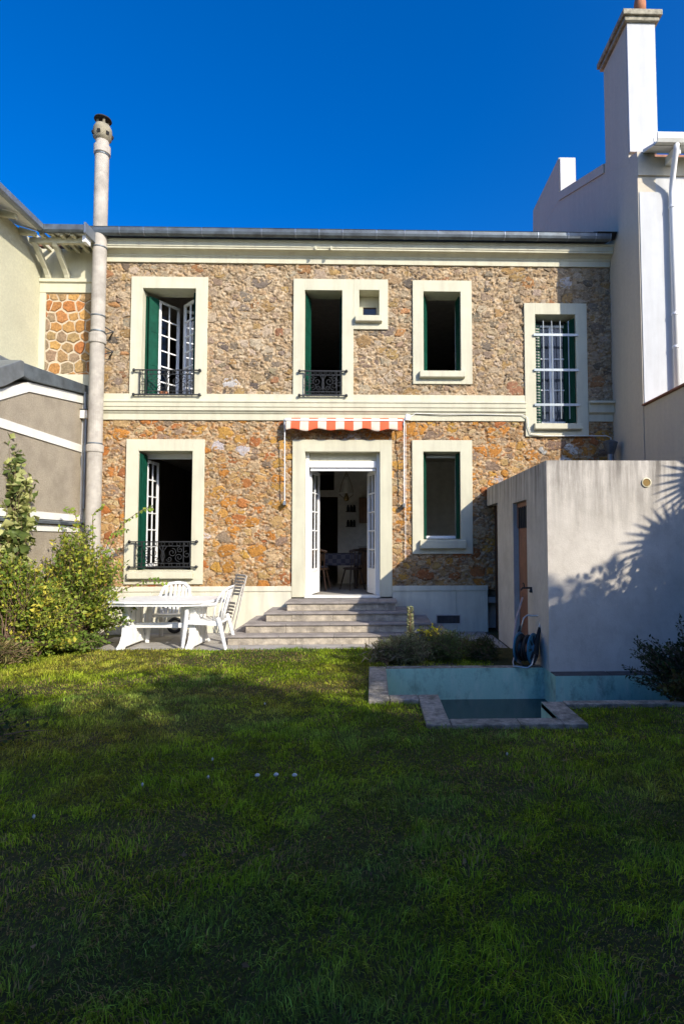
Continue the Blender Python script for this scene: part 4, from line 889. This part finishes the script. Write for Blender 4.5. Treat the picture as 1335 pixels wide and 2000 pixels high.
MB().box(-.62, .57, -.37, .37, .60, .70).build('apron', 'wood', DT)
for a in (-.56, .50):
    for b_ in (-.32, .32): MB().lathe([(.025, 0), (.035, .3), (.04, .65), (.035, .7)], (a, b_, 0), 10).build('leg', 'darkwood', DT)
TC = thing('tablecloth', 'dark checked cloth hanging over the kitchen table edge', 'tablecloth', (-.85, 2.35, ZF))
MB().box(-.16, .61, -.415, .415, .747, .752).box(-.16, .61, -.418, -.414, .50, .75).box(.607, .611, -.41, .41, .50, .75).build('cloth', 'check', TC)
def wchair(label, loc, rz, mat):
    t = thing('wooden_chair', label, 'chair', loc, rz)
    MB().lathe([(.17, .42), (.20, .43), (.20, .455), (.18, .46)], n=18).build('seat', mat, t)
    for a in (-1, 1):
        for b_ in (-1, 1): MB().tube([(a*.11, b_*.11, .43), (a*.19, b_*.19, 0)], [.018, .014], 8).build('leg', mat, t)
    for k in range(5):
        xx = -.14+k*.07; MB().tube([(xx, .17, .45), (xx*1.2, .23, .80)], .009, 6).build('spindle', mat, t)
    MB().tube([(-.21, .20, .80), (-.1, .24, .83), (.1, .24, .83), (.21, .20, .80)], .026, 8).build('top_rail', mat, t); return t
wchair('spindle back wooden chair nearest the left door leaf, catching sun', (-1.10, 1.72, ZF), R(170), 'wood'); wchair('dark spindle back chair at the right end of the kitchen table', (-.42, 1.80, ZF), R(215), 'darkwood')
for nm, lb, q in (('cushion', 'pale cushion on the sunlit spindle chair', (-1.10, 1.72)),):
    cz = MB().lathe([(.12, 0), (.17, .015), (.16, .04), (.05, .05)], n=18).build(nm, 'check', None, smooth=True); cz.location = (q[0], q[1], ZF+.461); tag(cz, lb, 'cushion')
KC = thing('kitchen_cabinet', 'brown kitchen cupboards along the right wall seen through the doorway', 'cabinet', (.3, 3.3, ZF))
MB().box(-.62, 1.9, 0, .28, 0, .86).build('base_unit', 'wood', KC, bevel=.005); MB().box(-.65, 1.9, -.03, .28, .86, .90).build('worktop', 'greywood', KC, bevel=.005); MB().box(-.62, .66, .02, .28, 1.45, 2.05).build('wall_unit', 'wood', KC, bevel=.005)
for k in range(4): MB().box(-.60+k*.62, -.02+k*.62, -.015, 0, .05, .82).build('cabinet_door', 'wood', KC, bevel=.004)
for k in range(2): MB().box(-.60+k*.62, -.02+k*.62, .005, .02, 1.47, 2.03).build('cabinet_door', 'wood', KC, bevel=.004)
for k, (zz, lb) in enumerate(((1.36, 'lower small wall shelf with dark jars in the kitchen'), (1.72, 'upper small wall shelf with dark jars below the lamp'))):
    sh = thing('wall_shelf', lb, 'shelf', (-.52, YK, ZF+zz)); MB().box(-.12, .12, -.12, -.002, 0, .02).build('board', 'darkwood', sh)
    for j in range(3): 
        jr = MB().lathe([(.03, .0), (.032, .10), (.02, .13), (.02, .15)], n=10).build('jar', 'soot', None); jr.location = (-.59+j*.075, YK-.06, ZF+zz+.021); tag(jr, '%s dark jar of three on the %s kitchen wall shelf' % (('left', 'middle', 'right')[j], 'lower' if k == 0 else 'upper'), 'jar', 'jars on the %s shelf' % ('lower' if k == 0 else 'upper'))

# ================================================================ PLANTS
def leaf_mesh(name, P, D, N, L, Wd, C, mat, parent):
    """kite leaves folded on the midrib: base P, direction D, side normal N"""
    P = np.asarray(P, float); D = np.asarray(D, float); D /= np.linalg.norm(D, axis=1)[:, None]+1e-9; N = np.asarray(N, float)
    B = np.cross(D, N); B /= np.linalg.norm(B, axis=1)[:, None]+1e-9; U_ = np.cross(B, D); L = np.asarray(L)[:, None]; Wd = np.asarray(Wd)[:, None]
    a = P; b_ = P+D*L*.45+B*Wd*.5+U_*Wd*.18; c_ = P+D*L-U_*L*.12; d = P+D*L*.45-B*Wd*.5+U_*Wd*.18
    V = np.stack([a, b_, c_, d], 1).reshape(-1, 3); n = len(P); i = np.arange(n)*4
    F = np.concatenate([np.stack([i, i+1, i+2], -1), np.stack([i, i+2, i+3], -1)])
    return np_mesh(name, V, F, mat, parent, np.repeat(np.asarray(C), 4, axis=0))
def rdir(n, up=.3):
    d = rng.normal(size=(n, 3)); d[:, 2] += up; return d/np.linalg.norm(d, axis=1)[:, None]
def pick(pal, n, v=.18):
    p = np.array(pal)[rng.integers(0, len(pal), n)]; return np.clip(p*rng.uniform(1-v, 1+v, (n, 1)), 0, 1)
def shrub(name, label, base, lobes, ntw, k, lsize, pal, group=None, cat='shrub', stem='twig', aspect=.55, droop=0., stems=8, spread=.12, thick=.4):
    t = thing(name, label, cat, base, 0, group); P = []; D = []; CC = []; LS = []; stm = MB(); roots = [Vector((random.uniform(-spread, spread), random.uniform(-spread, spread), 0)) for _ in range(stems)]
    wts = [l[3]*l[4]*l[5] for l in lobes]
    for _ in range(ntw):
        l = random.choices(lobes, wts)[0]; d = Vector(rng.normal(size=3)); d.normalize(); r = random.random()**.45
        e = Vector((l[0]+d.x*l[3]*r, l[1]+d.y*l[4]*r, max(.03, l[2]+d.z*l[5]*r))); b0 = random.choice(roots)
        m_ = b0.lerp(e, .55)+Vector((0, 0, .18*(e-b0).length)); pts = [b0*(1-s_)**2+m_*2*s_*(1-s_)+e*s_*s_ for s_ in (0, .25, .5, .75, 1)]
        if random.random() < thick: stm.tube(pts, [.009, .007, .005, .004, .002], 4, caps=False)
        else: stm.tube(pts[2:], [.004, .003, .002], 3, caps=False)
        tw = (pts[4]-pts[3]).normalized(); tc = np.array(random.choice(pal)); ts = random.uniform(.6, 1.35)
        for q in range(k):
            s_ = random.uniform(.5, 1.02); i = min(3, int(s_*4)); f = s_*4-i; p = pts[i].lerp(pts[min(4, i+1)], min(f, 1.05))
            CC.append(tc*random.uniform(.7, 1.25) if random.random() < .75 else np.array(random.choice(pal))); LS.append(ts*random.uniform(.6, 1.2)); P.append(p+Vector(rng.normal(size=3))*lsize*.35); D.append(Vector(rng.normal(size=3))*.9+tw*.5+Vector((0, 0, .25-droop)))
    n = len(P); L = lsize*np.array(LS)
    stm.build('stems', stem, t, recalc=False); leaf_mesh('foliage', [tuple(p) for p in P], [tuple(d) for d in D], rdir(n, 1.0), L, L*aspect*rng.uniform(.8, 1.2, n), np.clip(np.array(CC), 0, .8), 'leaf', t); return t
YG = [(.40, .43, .05), (.29, .35, .04), (.50, .48, .07), (.20, .27, .035), (.14, .21, .03), (.56, .50, .07)]
MG = [(.17, .25, .035), (.12, .19, .03), (.24, .31, .05), (.31, .35, .06)]
DG = [(.03, .055, .02), (.02, .04, .015), (.045, .07, .02), (.055, .075, .02)]
shrub('leafy_shrub', 'tall airy green shrub with arching shoots in front of the flue', (-4.45, -1.55, .03), [(0, 0, 1.1, .55, .5, .5), (-.35, -.1, .85, .5, .5, .6), (.35, .0, 1.15, .40, .4, .42), (-.1, .1, 1.55, .35, .35, .35), (.55, -.1, .55, .35, .35, .3)], 540, 22, .066, MG+MG+YG, stems=10, spread=.2)
shrub('leafy_shrub', 'yellow green bushy shrub at the left border of the lawn', (-4.75, -2.25, .05), [(0, 0, .75, .55, .45, .55), (-.5, 0, .9, .5, .45, .5), (.35, -.05, .5, .42, .4, .45), (-.2, -.1, 1.2, .4, .35, .32), (.6, -.2, .3, .35, .3, .25)], 540, 21, .062, YG+MG, stems=10, spread=.25)
shrub('ground_plants', 'low bright green plants at the shrub foot beside the terrace', (-4.15, -2.0, .05), [(0, 0, .12, .45, .32, .16), (-.5, -.3, .12, .5, .25, .16), (-1.0, -.45, .16, .4, .3, .2)], 300, 12, .055, [(.16, .24, .04), (.12, .20, .03), (.2, .26, .05)], cat='plant', stems=30, spread=.5, thick=0)
shrub('grassy_plant', 'dry strappy plant at the left edge below the yellow green shrub', (-4.95, -2.95, .05), [(0, 0, .2, .35, .25, .2), (.35, .05, .14, .3, .2, .14)], 160, 9, .10, [(.24, .20, .07), (.30, .22, .10), (.16, .17, .05)], cat='plant', aspect=.16, stems=12, thick=0)
shrub('variegated_shrub', 'cream and green large leaved shrub at the left picture edge against the annex', (-5.09, -2.05, .1), [(-.26, 0, 2.72, .26, .26, .28), (-.10, .1, 2.35, .26, .26, .26), (-.36, 0, 2.1, .34, .30, .30), (-.14, 0, 1.75, .30, .30, .3), (-.45, -.1, 1.4, .35, .3, .4)], 560, 12, .12, [(.50, .50, .20), (.14, .19, .05), (.42, .44, .17), (.10, .14, .04), (.35, .38, .12)], aspect=.8, droop=.5, stems=5)
# arching shoots over the lower window
t = thing('arching_shoot', 'long arching leafy shoots reaching across the lower left window surround', 'plant', (-4.35, -1.2, .05)); stm = MB(); P = []; D = []
for pts in ([(-.05, 0, .2), (.1, 0, 1.2), (.35, .1, 1.85), (.62, .2, 2.07), (.78, .25, 2.12)], [(-.1, 0, .2), (.05, 0, 1.1), (.22, .05, 1.7), (.45, .1, 1.75)], [(0, 0, .2), (-.2, .1, 1.4), (-.45, .2, 2.05), (-.62, .2, 2.1)], [(0, 0, .2), (.3, .05, .75), (.75, .1, .95), (1.1, .1, .92)], [(0, 0, .2), (-.1, .1, 1.3), (-.15, .2, 2.0), (0, .2, 2.15)]):
    pv = [Vector(p) for p in pts]; stm.tube(pv, [.012, .009, .006, .004, .003][:len(pv)], 5)
    for i in range(1, len(pv)-1):
        for q in range(11):
            s_ = (q+random.random()*.5)/11; p = pv[i].lerp(pv[i+1], s_); P.append(tuple(p)); sg = 1 if q % 2 else -1; D.append((.2, sg*.5, .35*sg+random.uniform(-.4, .2)))
n = len(P); stm.build('stems', 'twig', t, recalc=False); L = .085*rng.uniform(.8, 1.2, n); leaf_mesh('foliage', P, D, rdir(n, .6), L, L*.62, pick(MG, n), 'leaf', t)
# dark evergreen beside the pool on the right
shrub('evergreen_shrub', 'dark evergreen shrub with upright shoots overhanging the right end of the pool', (3.35, -4.55, -.2), [(-.35, .1, .55, .45, .35, .30), (.1, 0, .62, .5, .4, .40), (-.55, .1, .70, .10, .1, .24), (-.12, .2, .85, .07, .07, .32), (.2, .1, 1.0, .12, .12, .22), (-.1, -.25, .3, .45, .25, .22)], 520, 16, .045, DG, aspect=.5, stems=8)
shrub('trailing_shrub', 'rusty green trailing plant over the pool coping at the right edge', (3.05, -4.95, .02), [(0, 0, .22, .35, .2, .18), (.35, 0, .30, .3, .2, .24)], 130, 14, .05, [(.07, .075, .02), (.10, .07, .025), (.05, .07, .02)], aspect=.6)
# bed by the steps
for nm, lb, q, lo, pal_, nn, ls, asp in (('lavender_bush', 'grey green lavender mound at the left end of the bed', (.42, -2.95, .05), [(0, 0, .17, .42, .28, .19)], [(.20, .22, .10), (.26, .27, .14), (.13, .16, .06), (.30, .27, .16)], 360, .07, .13),
    ('lavender_bush', 'dark feathery mound in the middle of the bed by the steps', (.95, -2.75, .05), [(0, 0, .18, .40, .32, .22)], [(.12, .17, .05), (.16, .21, .06), (.20, .22, .08)], 360, .07, .13),
    ('lavender_bush', 'wispy grass tuft at the right end of the bed near the hose reel', (1.42, -2.75, .05), [(0, 0, .13, .25, .28, .18)], [(.06, .08, .025), (.09, .10, .03)], 200, .08, .10)):
    shrub(nm, lb, q, lo, nn, 12, ls, pal_, cat='plant', aspect=asp, stems=40, spread=.3, thick=0)
shrub('yellow_flower_plant', 'clump of yellow flowers in the bed in front of the steps', (.72, -2.6, .05), [(0, 0, .36, .22, .14, .06), (.15, .05, .40, .12, .1, .05)], 40, 6, .035, [(.75, .62, .04), (.6, .55, .06), (.15, .2, .04)], cat='flower', aspect=.9)
shrub('dry_rosette', 'pale dry strappy leaves at the left corner of the bed', (.10, -3.0, .05), [(0, 0, .14, .16, .14, .12)], 50, 8, .10, [(.36, .30, .20), (.26, .22, .12), (.16, .17, .06)], cat='plant', aspect=.18, stems=4)
t = thing('flower_spike', 'tall pale woolly flower spike in front of the steps', 'flower', (.53, -2.5, .05)); MB().tube([(0, 0, 0), (-.015, 0, .3), (-.02, 0, .62)], [.012, .012, .008], 7).build('stem', 'twig', t)
n = 260; zz = rng.uniform(.25, .66, n); an = rng.uniform(0, 2*PI, n); rr = .045*(1-.5*(zz-.25)/.45); P = np.stack([-.016+np.cos(an)*rr*.4, np.sin(an)*rr*.4, zz], -1); leaf_mesh('florets', P, np.stack([np.cos(an), np.sin(an), .5+0*an], -1), rdir(n), np.full(n, .045), np.full(n, .03), pick([(.38, .38, .22), (.30, .33, .16), (.46, .44, .26)], n), 'leaf', t)
n = 26; an = rng.uniform(0, 2*PI, n); leaf_mesh('leaves', np.stack([np.cos(an)*.01, np.sin(an)*.01, rng.uniform(.1, .3, n)], -1), np.stack([np.cos(an), np.sin(an), .4+0*an], -1), rdir(n, 1), np.full(n, .16), np.full(n, .03), pick([(.30, .30, .20), (.22, .25, .12)], n), 'leaf', t)
# dark twigs at the left edge of the lawn
shrub('bare_bramble', 'thin dark bramble with few leaves at the left edge of the lawn', (-3.05, -6.0, .05), [(.15, 0, .25, .35, .3, .3), (.3, .1, .15, .3, .2, .15)], 40, 4, .05, DG, aspect=.6, stems=4)

random.seed(23); rng = np.random.default_rng(23)
# fan palm out to the right whose fronds shade the shed
PM = thing('fan_palm', 'fan palm beside the right boundary wall shading the shed', 'palm tree', (6.35, -5.8, .12))
MB().tube([(0, 0, 0), (.03, 0, 1.2), (0, .02, 2.4), (0, 0, 3.3)], [.16, .14, .13, .15], 12).build('trunk', 'fibre', PM)
P = []; D = []; N_ = []; Ls = []; pet = MB()
for (az, el, pl) in ((R(152), R(8), .95), (R(100), R(30), .6), (R(60), R(10), .7), (R(10), R(20), .7), (R(-40), R(5), .7), (R(-90), R(25), .7), (R(-140), R(0), .7), (R(120), R(-30), .7)):
    d = Vector((math.cos(az)*math.cos(el), math.sin(az)*math.cos(el), math.sin(el))); c0 = Vector((0, 0, 3.35)); hub = c0+d*pl; pet.tube([c0, c0+d*pl*.5+Vector((0, 0, .05)), hub], [.018, .013, .01], 6)
    toward = SDIR; nrm = (Vector(toward)*.8+Vector((0, 0, .4))+d*.1).normalized(); a = (d-nrm*d.dot(nrm)).normalized(); b_ = nrm.cross(a)
    for k in range(26):
        th = R(-125+250*k/25); v = a*math.cos(th)+b_*math.sin(th)
        P.append(tuple(hub)); D.append(tuple(v-nrm*.06)); N_.append(tuple(nrm)); Ls.append(.66*(.82+.18*math.cos(th)))
pet.build('petioles', 'twig', PM, recalc=False); n = len(P); Ls = np.array(Ls); leaf_mesh('fronds', P, D, N_, Ls, np.full(n, .062), pick([(.05, .085, .025), (.04, .07, .02)], n), 'leaf', PM)

# trees and shrubs beyond the frame that shade the lawn
def tree(name, label, base, h, crown, nl, ls, pal, seed=0):
    t = thing(name, label, 'tree', base, 0, 'trees shading the lawn'); stm = MB(); P = []; D = []
    stm.tube([(0, 0, 0), (.05, .03, h*.25), (-.04, .05, h*.5), (0, 0, h*.8)], [.17, .14, .10, .04], 9)
    cl = []
    for q in range(58):
        d = Vector(rng.normal(size=3)); d.normalize(); r = random.random()**.4; c_ = Vector((d.x*crown[0]*r, d.y*crown[1]*r, h-crown[2]+d.z*crown[2]*r)); cl.append((c_, random.uniform(.35, .65)*crown[0]*.5))
        b0 = Vector((0, 0, random.uniform(.25, .7)*h)); stm.tube([b0, b0.lerp(c_, .5)+Vector((0, 0, .1)), c_], [.05, .03, .01], 5, caps=False)
    stm.build('trunk', 'bark', t, recalc=False)
    per = nl//len(cl)
    for c_, r in cl:
        q = rng.normal(size=(per, 3)); q /= np.linalg.norm(q, axis=1)[:, None]; q *= (rng.random((per, 1))**.5)*r; P.append(q+np.array(c_))
    P = np.concatenate(P); n = len(P); L = ls*rng.uniform(.7, 1.3, n); leaf_mesh('crown', P, rdir(n, -.2), rdir(n, 1), L, L*.6, pick(pal, n), 'leaf', t); return t
tree('garden_tree', 'broad leafy tree behind the viewpoint', (7.5, -14.0, 0), 7.4, (2.9, 2.6, 2.8), 19000, .24, MG)
tree('garden_tree', 'leafy tree at the foot of the garden', (3.6, -15.6, 0), 7.2, (2.6, 2.4, 2.6), 18000, .24, MG)
tree('garden_tree', 'leafy tree over the right boundary wall', (7.8, -11.2, 0), 6.0, (2.3, 2.2, 2.6), 15000, .22, DG)
tree('garden_tree', 'rounded tree beyond the garden corner', (11.2, -13.2, 0), 7.4, (2.8, 2.6, 2.8), 13000, .24, DG)
tree('garden_tree', 'small tree left of the garden foot', (.2, -15.8, 0), 6.6, (2.4, 2.2, 2.4), 12000, .24, MG)
shrub('wall_shrub', 'leafy climber spilling over the right boundary wall', (4.75, -6.0, 0), [(0, 1.7, 2.3, .3, .5, .65), (0, .7, 2.25, .32, .7, .7), (0, -.4, 2.3, .35, .8, .8), (0, -1.5, 2.3, .4, .8, .8)], 900, 16, .10, DG, stems=14, spread=.5)
tree('garden_tree', 'unseen bushy tree added between the garden foot trees to stop a sun leak', (4.4, -14.7, 0), 5.8, (1.9, 1.5, 2.5), 12000, .24, MG)  # added to plug a sunny spot in the foreground shade
tree('garden_tree', 'slim unseen tree added beyond the right boundary wall to shade the pool', (8.5, -12.7, 0), 7.1, (1.9, 1.8, 2.4), 13000, .24, DG)  # added out of view so that the pool lies in shade
tree('garden_tree', 'low unseen bushy tree added at the left garden foot to block stray sun', (2.3, -14.0, 0), 4.9, (2.0, 1.4, 2.2), 12000, .24, MG)  # extra unseen crown, stops sun leaking onto the left foreground
tree('garden_tree', 'young bushy tree added out of view to keep sun off the near lawn', (5.3, -13.9, 0), 6.8, (1.9, 1.6, 2.8), 15000, .24, MG)  # put in behind the viewpoint to fill a hole in the lawn's shade
shrub('wall_shrub', 'tall hedge growing behind the right boundary wall', (5.6, -9.0, 0), [(0, 0, 2.2, .7, 1.3, 1.2), (.2, 1.2, 2.3, .6, .9, 1.0)], 560, 15, .12, DG, stems=14, spread=.6)
hd = shrub('garden_hedge', 'clipped hedge closing the garden foot', (1.5, -14.2, 0), [(-4, 0, .9, 2, .4, .9), (-1.5, 0, .9, 2, .4, .9), (1, 0, .9, 2, .4, .9), (3, 0, .9, 2, .4, .9)], 700, 14, .12, DG, stems=60, spread=4, cat='hedge')

# ================================================================ GRASS
random.seed(31); rng = np.random.default_rng(31)
N = 340000
Zd = rng.uniform(1.45, 8.6, N); u = rng.random(N); Xg = -(.70*Zd+.9)+u*(1.30*Zd+1.7); Yg = -10.45+Zd
ok = (Xg > -6.2) & (Xg < 4.4) & (Yg < -1.93+.04*vnoise(Xg*6, Xg*0, 3))
ok &= ~((Xg > -.015) & (Xg < 2.1) & (Yg > -4.80) & (Yg < -3.25)) & ~((Xg > .47) & (Xg < 1.78) & (Yg > -5.57) & (Yg < -4.5)) & ~((Xg > 1.5) & (Yg > -5.0)) & ~((Xg > -.02) & (Yg > -3.3) & (vnoise(Xg*3, Yg*3, 4) > .55))
dry, bare = lawn_mix(Xg, Yg); ok &= rng.random(N) > np.clip((bare-.52)*3.0, 0, .35)
Xg, Yg, Zd, dry, bare = Xg[ok], Yg[ok], Zd[ok], dry[ok], bare[ok]; n = len(Xg)
cl_ = fbm(Xg*3.2, Yg*3.2, 3, 31); tuft = fbm(Xg*7.5, Yg*7.5, 2, 131)
hgt = (.020+.04*np.clip(cl_-.25, 0, 1)+.08*np.clip(tuft-.36, 0, 1))*rng.uniform(.45, 1.45, n)*(1-.3*np.clip((bare-.5)*4, 0, 1)); hgt *= np.where(rng.random(n) < .015, 1.5, 1)
wid = .0022+.0009*Zd**.75*rng.uniform(.6, 1.4, n)
wind = fbm(Xg*3.0, Yg*3.0, 2, 91)*16; th = wind+rng.normal(0, 1.0, n); lean = rng.uniform(.35, 1.5, n)
ld = np.stack([np.cos(th), np.sin(th), 0*th], -1); t2 = th+rng.normal(0, .5, n); sd2 = np.stack([-np.sin(t2), np.cos(t2), 0*th], -1)
B = np.stack([Xg, Yg, lawn_h(Xg, Yg)-.004], -1); h1 = hgt[:, None]; up = np.array([0, 0, 1.])
m1 = B+up*h1*.6+ld*h1*lean[:, None]*.25; tp = B+up*h1*(1.05-.38*lean[:, None])+ld*h1*lean[:, None]*.95; w_ = wid[:, None]
V = np.stack([B-sd2*w_*.5, B+sd2*w_*.5, m1-sd2*w_*.42, m1+sd2*w_*.42, tp], 1).reshape(-1, 3); i = np.arange(n)*5
F = np.concatenate([np.stack([i, i+1, i+3], -1), np.stack([i, i+3, i+2], -1), np.stack([i+2, i+3, i+4], -1)])
g1, g2, g3, g4, g5 = np.array([.17, .28, .014]), np.array([.40, .52, .032]), np.array([.50, .40, .07]), np.array([.36, .25, .11]), np.array([.18, .28, .06])
k1 = np.clip(rng.random((n, 1))*.6+(fbm(Xg*1.4, Yg*1.4, 3, 151)[:, None]-.3)*1.1, 0, 1); c = g1*(1-k1)+g2*k1
k5 = np.clip((fbm(Xg*1.1+7, Yg*1.1, 3, 171)[:, None]-.5)*5, 0, .8); c = c*(1-k5)+g5*k5
kd = np.clip((dry[:, None]-.50)*5, 0, .85)*rng.random((n, 1))**.5; c = c*(1-kd)+g3*kd
c = c*np.exp(rng.normal(-.05, .38, (n, 1)))*(.55+1.0*np.clip(tuft[:, None]-.1, 0, 1))
br = (rng.random((n, 1)) < .03+.35*np.clip((bare[:, None]-.48)*5, 0, 1)); c = np.clip(np.where(br, g4*rng.uniform(.6, 1.3, (n, 1)), c), 0, .7)
gr = np_mesh('grass', V, F, 'grass', None, np.repeat(c, 5, axis=0)); tag(gr, 'short uneven lawn grass with yellowing patches', 'grass', kind='stuff')
# fallen leaves: uncountable litter on the lawn
n = 900; Xf = rng.uniform(-4.5, 4, n); Yf = rng.uniform(-8.8, -2.2, n); ok = (lawn_mix(Xf, Yf)[1] > .46) & ~((Xf > -.2) & (Yf > -5.8))
Xf, Yf = Xf[ok], Yf[ok]; n = len(Xf); P = np.stack([Xf, Yf, lawn_h(Xf, Yf)+.022], -1); d = rdir(n, 0); d[:, 2] *= .25; L = rng.uniform(.02, .045, n)
lf = leaf_mesh('leaf_litter', P, d, rdir(n, 2), L, L*.6, pick([(.16, .10, .05), (.22, .15, .08), (.11, .07, .04), (.26, .2, .12)], n), 'leaf', None); tag(lf, 'scattered small dry brown leaves lying on the lawn', 'leaves', kind='stuff')
# white clover heads
for k, (x, y) in enumerate(((-.74, -6.62), (-.62, -6.62), (-.50, -6.63), (-1.05, -6.63), (-1.1, -6.35), (-1.42, -6.75), (-1.85, -7.15), (-1.0, -4.95), (.95, -6.3))):
    f = thing('clover_flower', ['white clover head at the left of the lawn cluster', 'largest white clover head in the middle of the lawn', 'white clover head at the right of the lawn cluster'][k] if k < 3 else ['tiny white clover head left of the trio', 'tiny clover head behind the left one of the trio', 'tiny clover head halfway to the left lawn edge', 'leftmost tiny clover head in the shaded lawn', 'tiny clover head near the sunlit lawn edge', 'tiny clover head in front of the pool coping'][k-3], 'flower', (x, y, float(lawn_h(np.array(x), np.array(y)))), 0, 'clover flowers in the lawn')
    MB().tube([(0, 0, 0), (.004, 0, .03), (0, 0, .045)], .002, 5).build('stem', 'twig', f); rr = .017 if k < 3 else .008; MB().lathe([(.004, .042), (rr*.8, .045), (rr, .052), (rr*.6, .06), (.002, .062)], n=10).build('petals', 'petal', f)
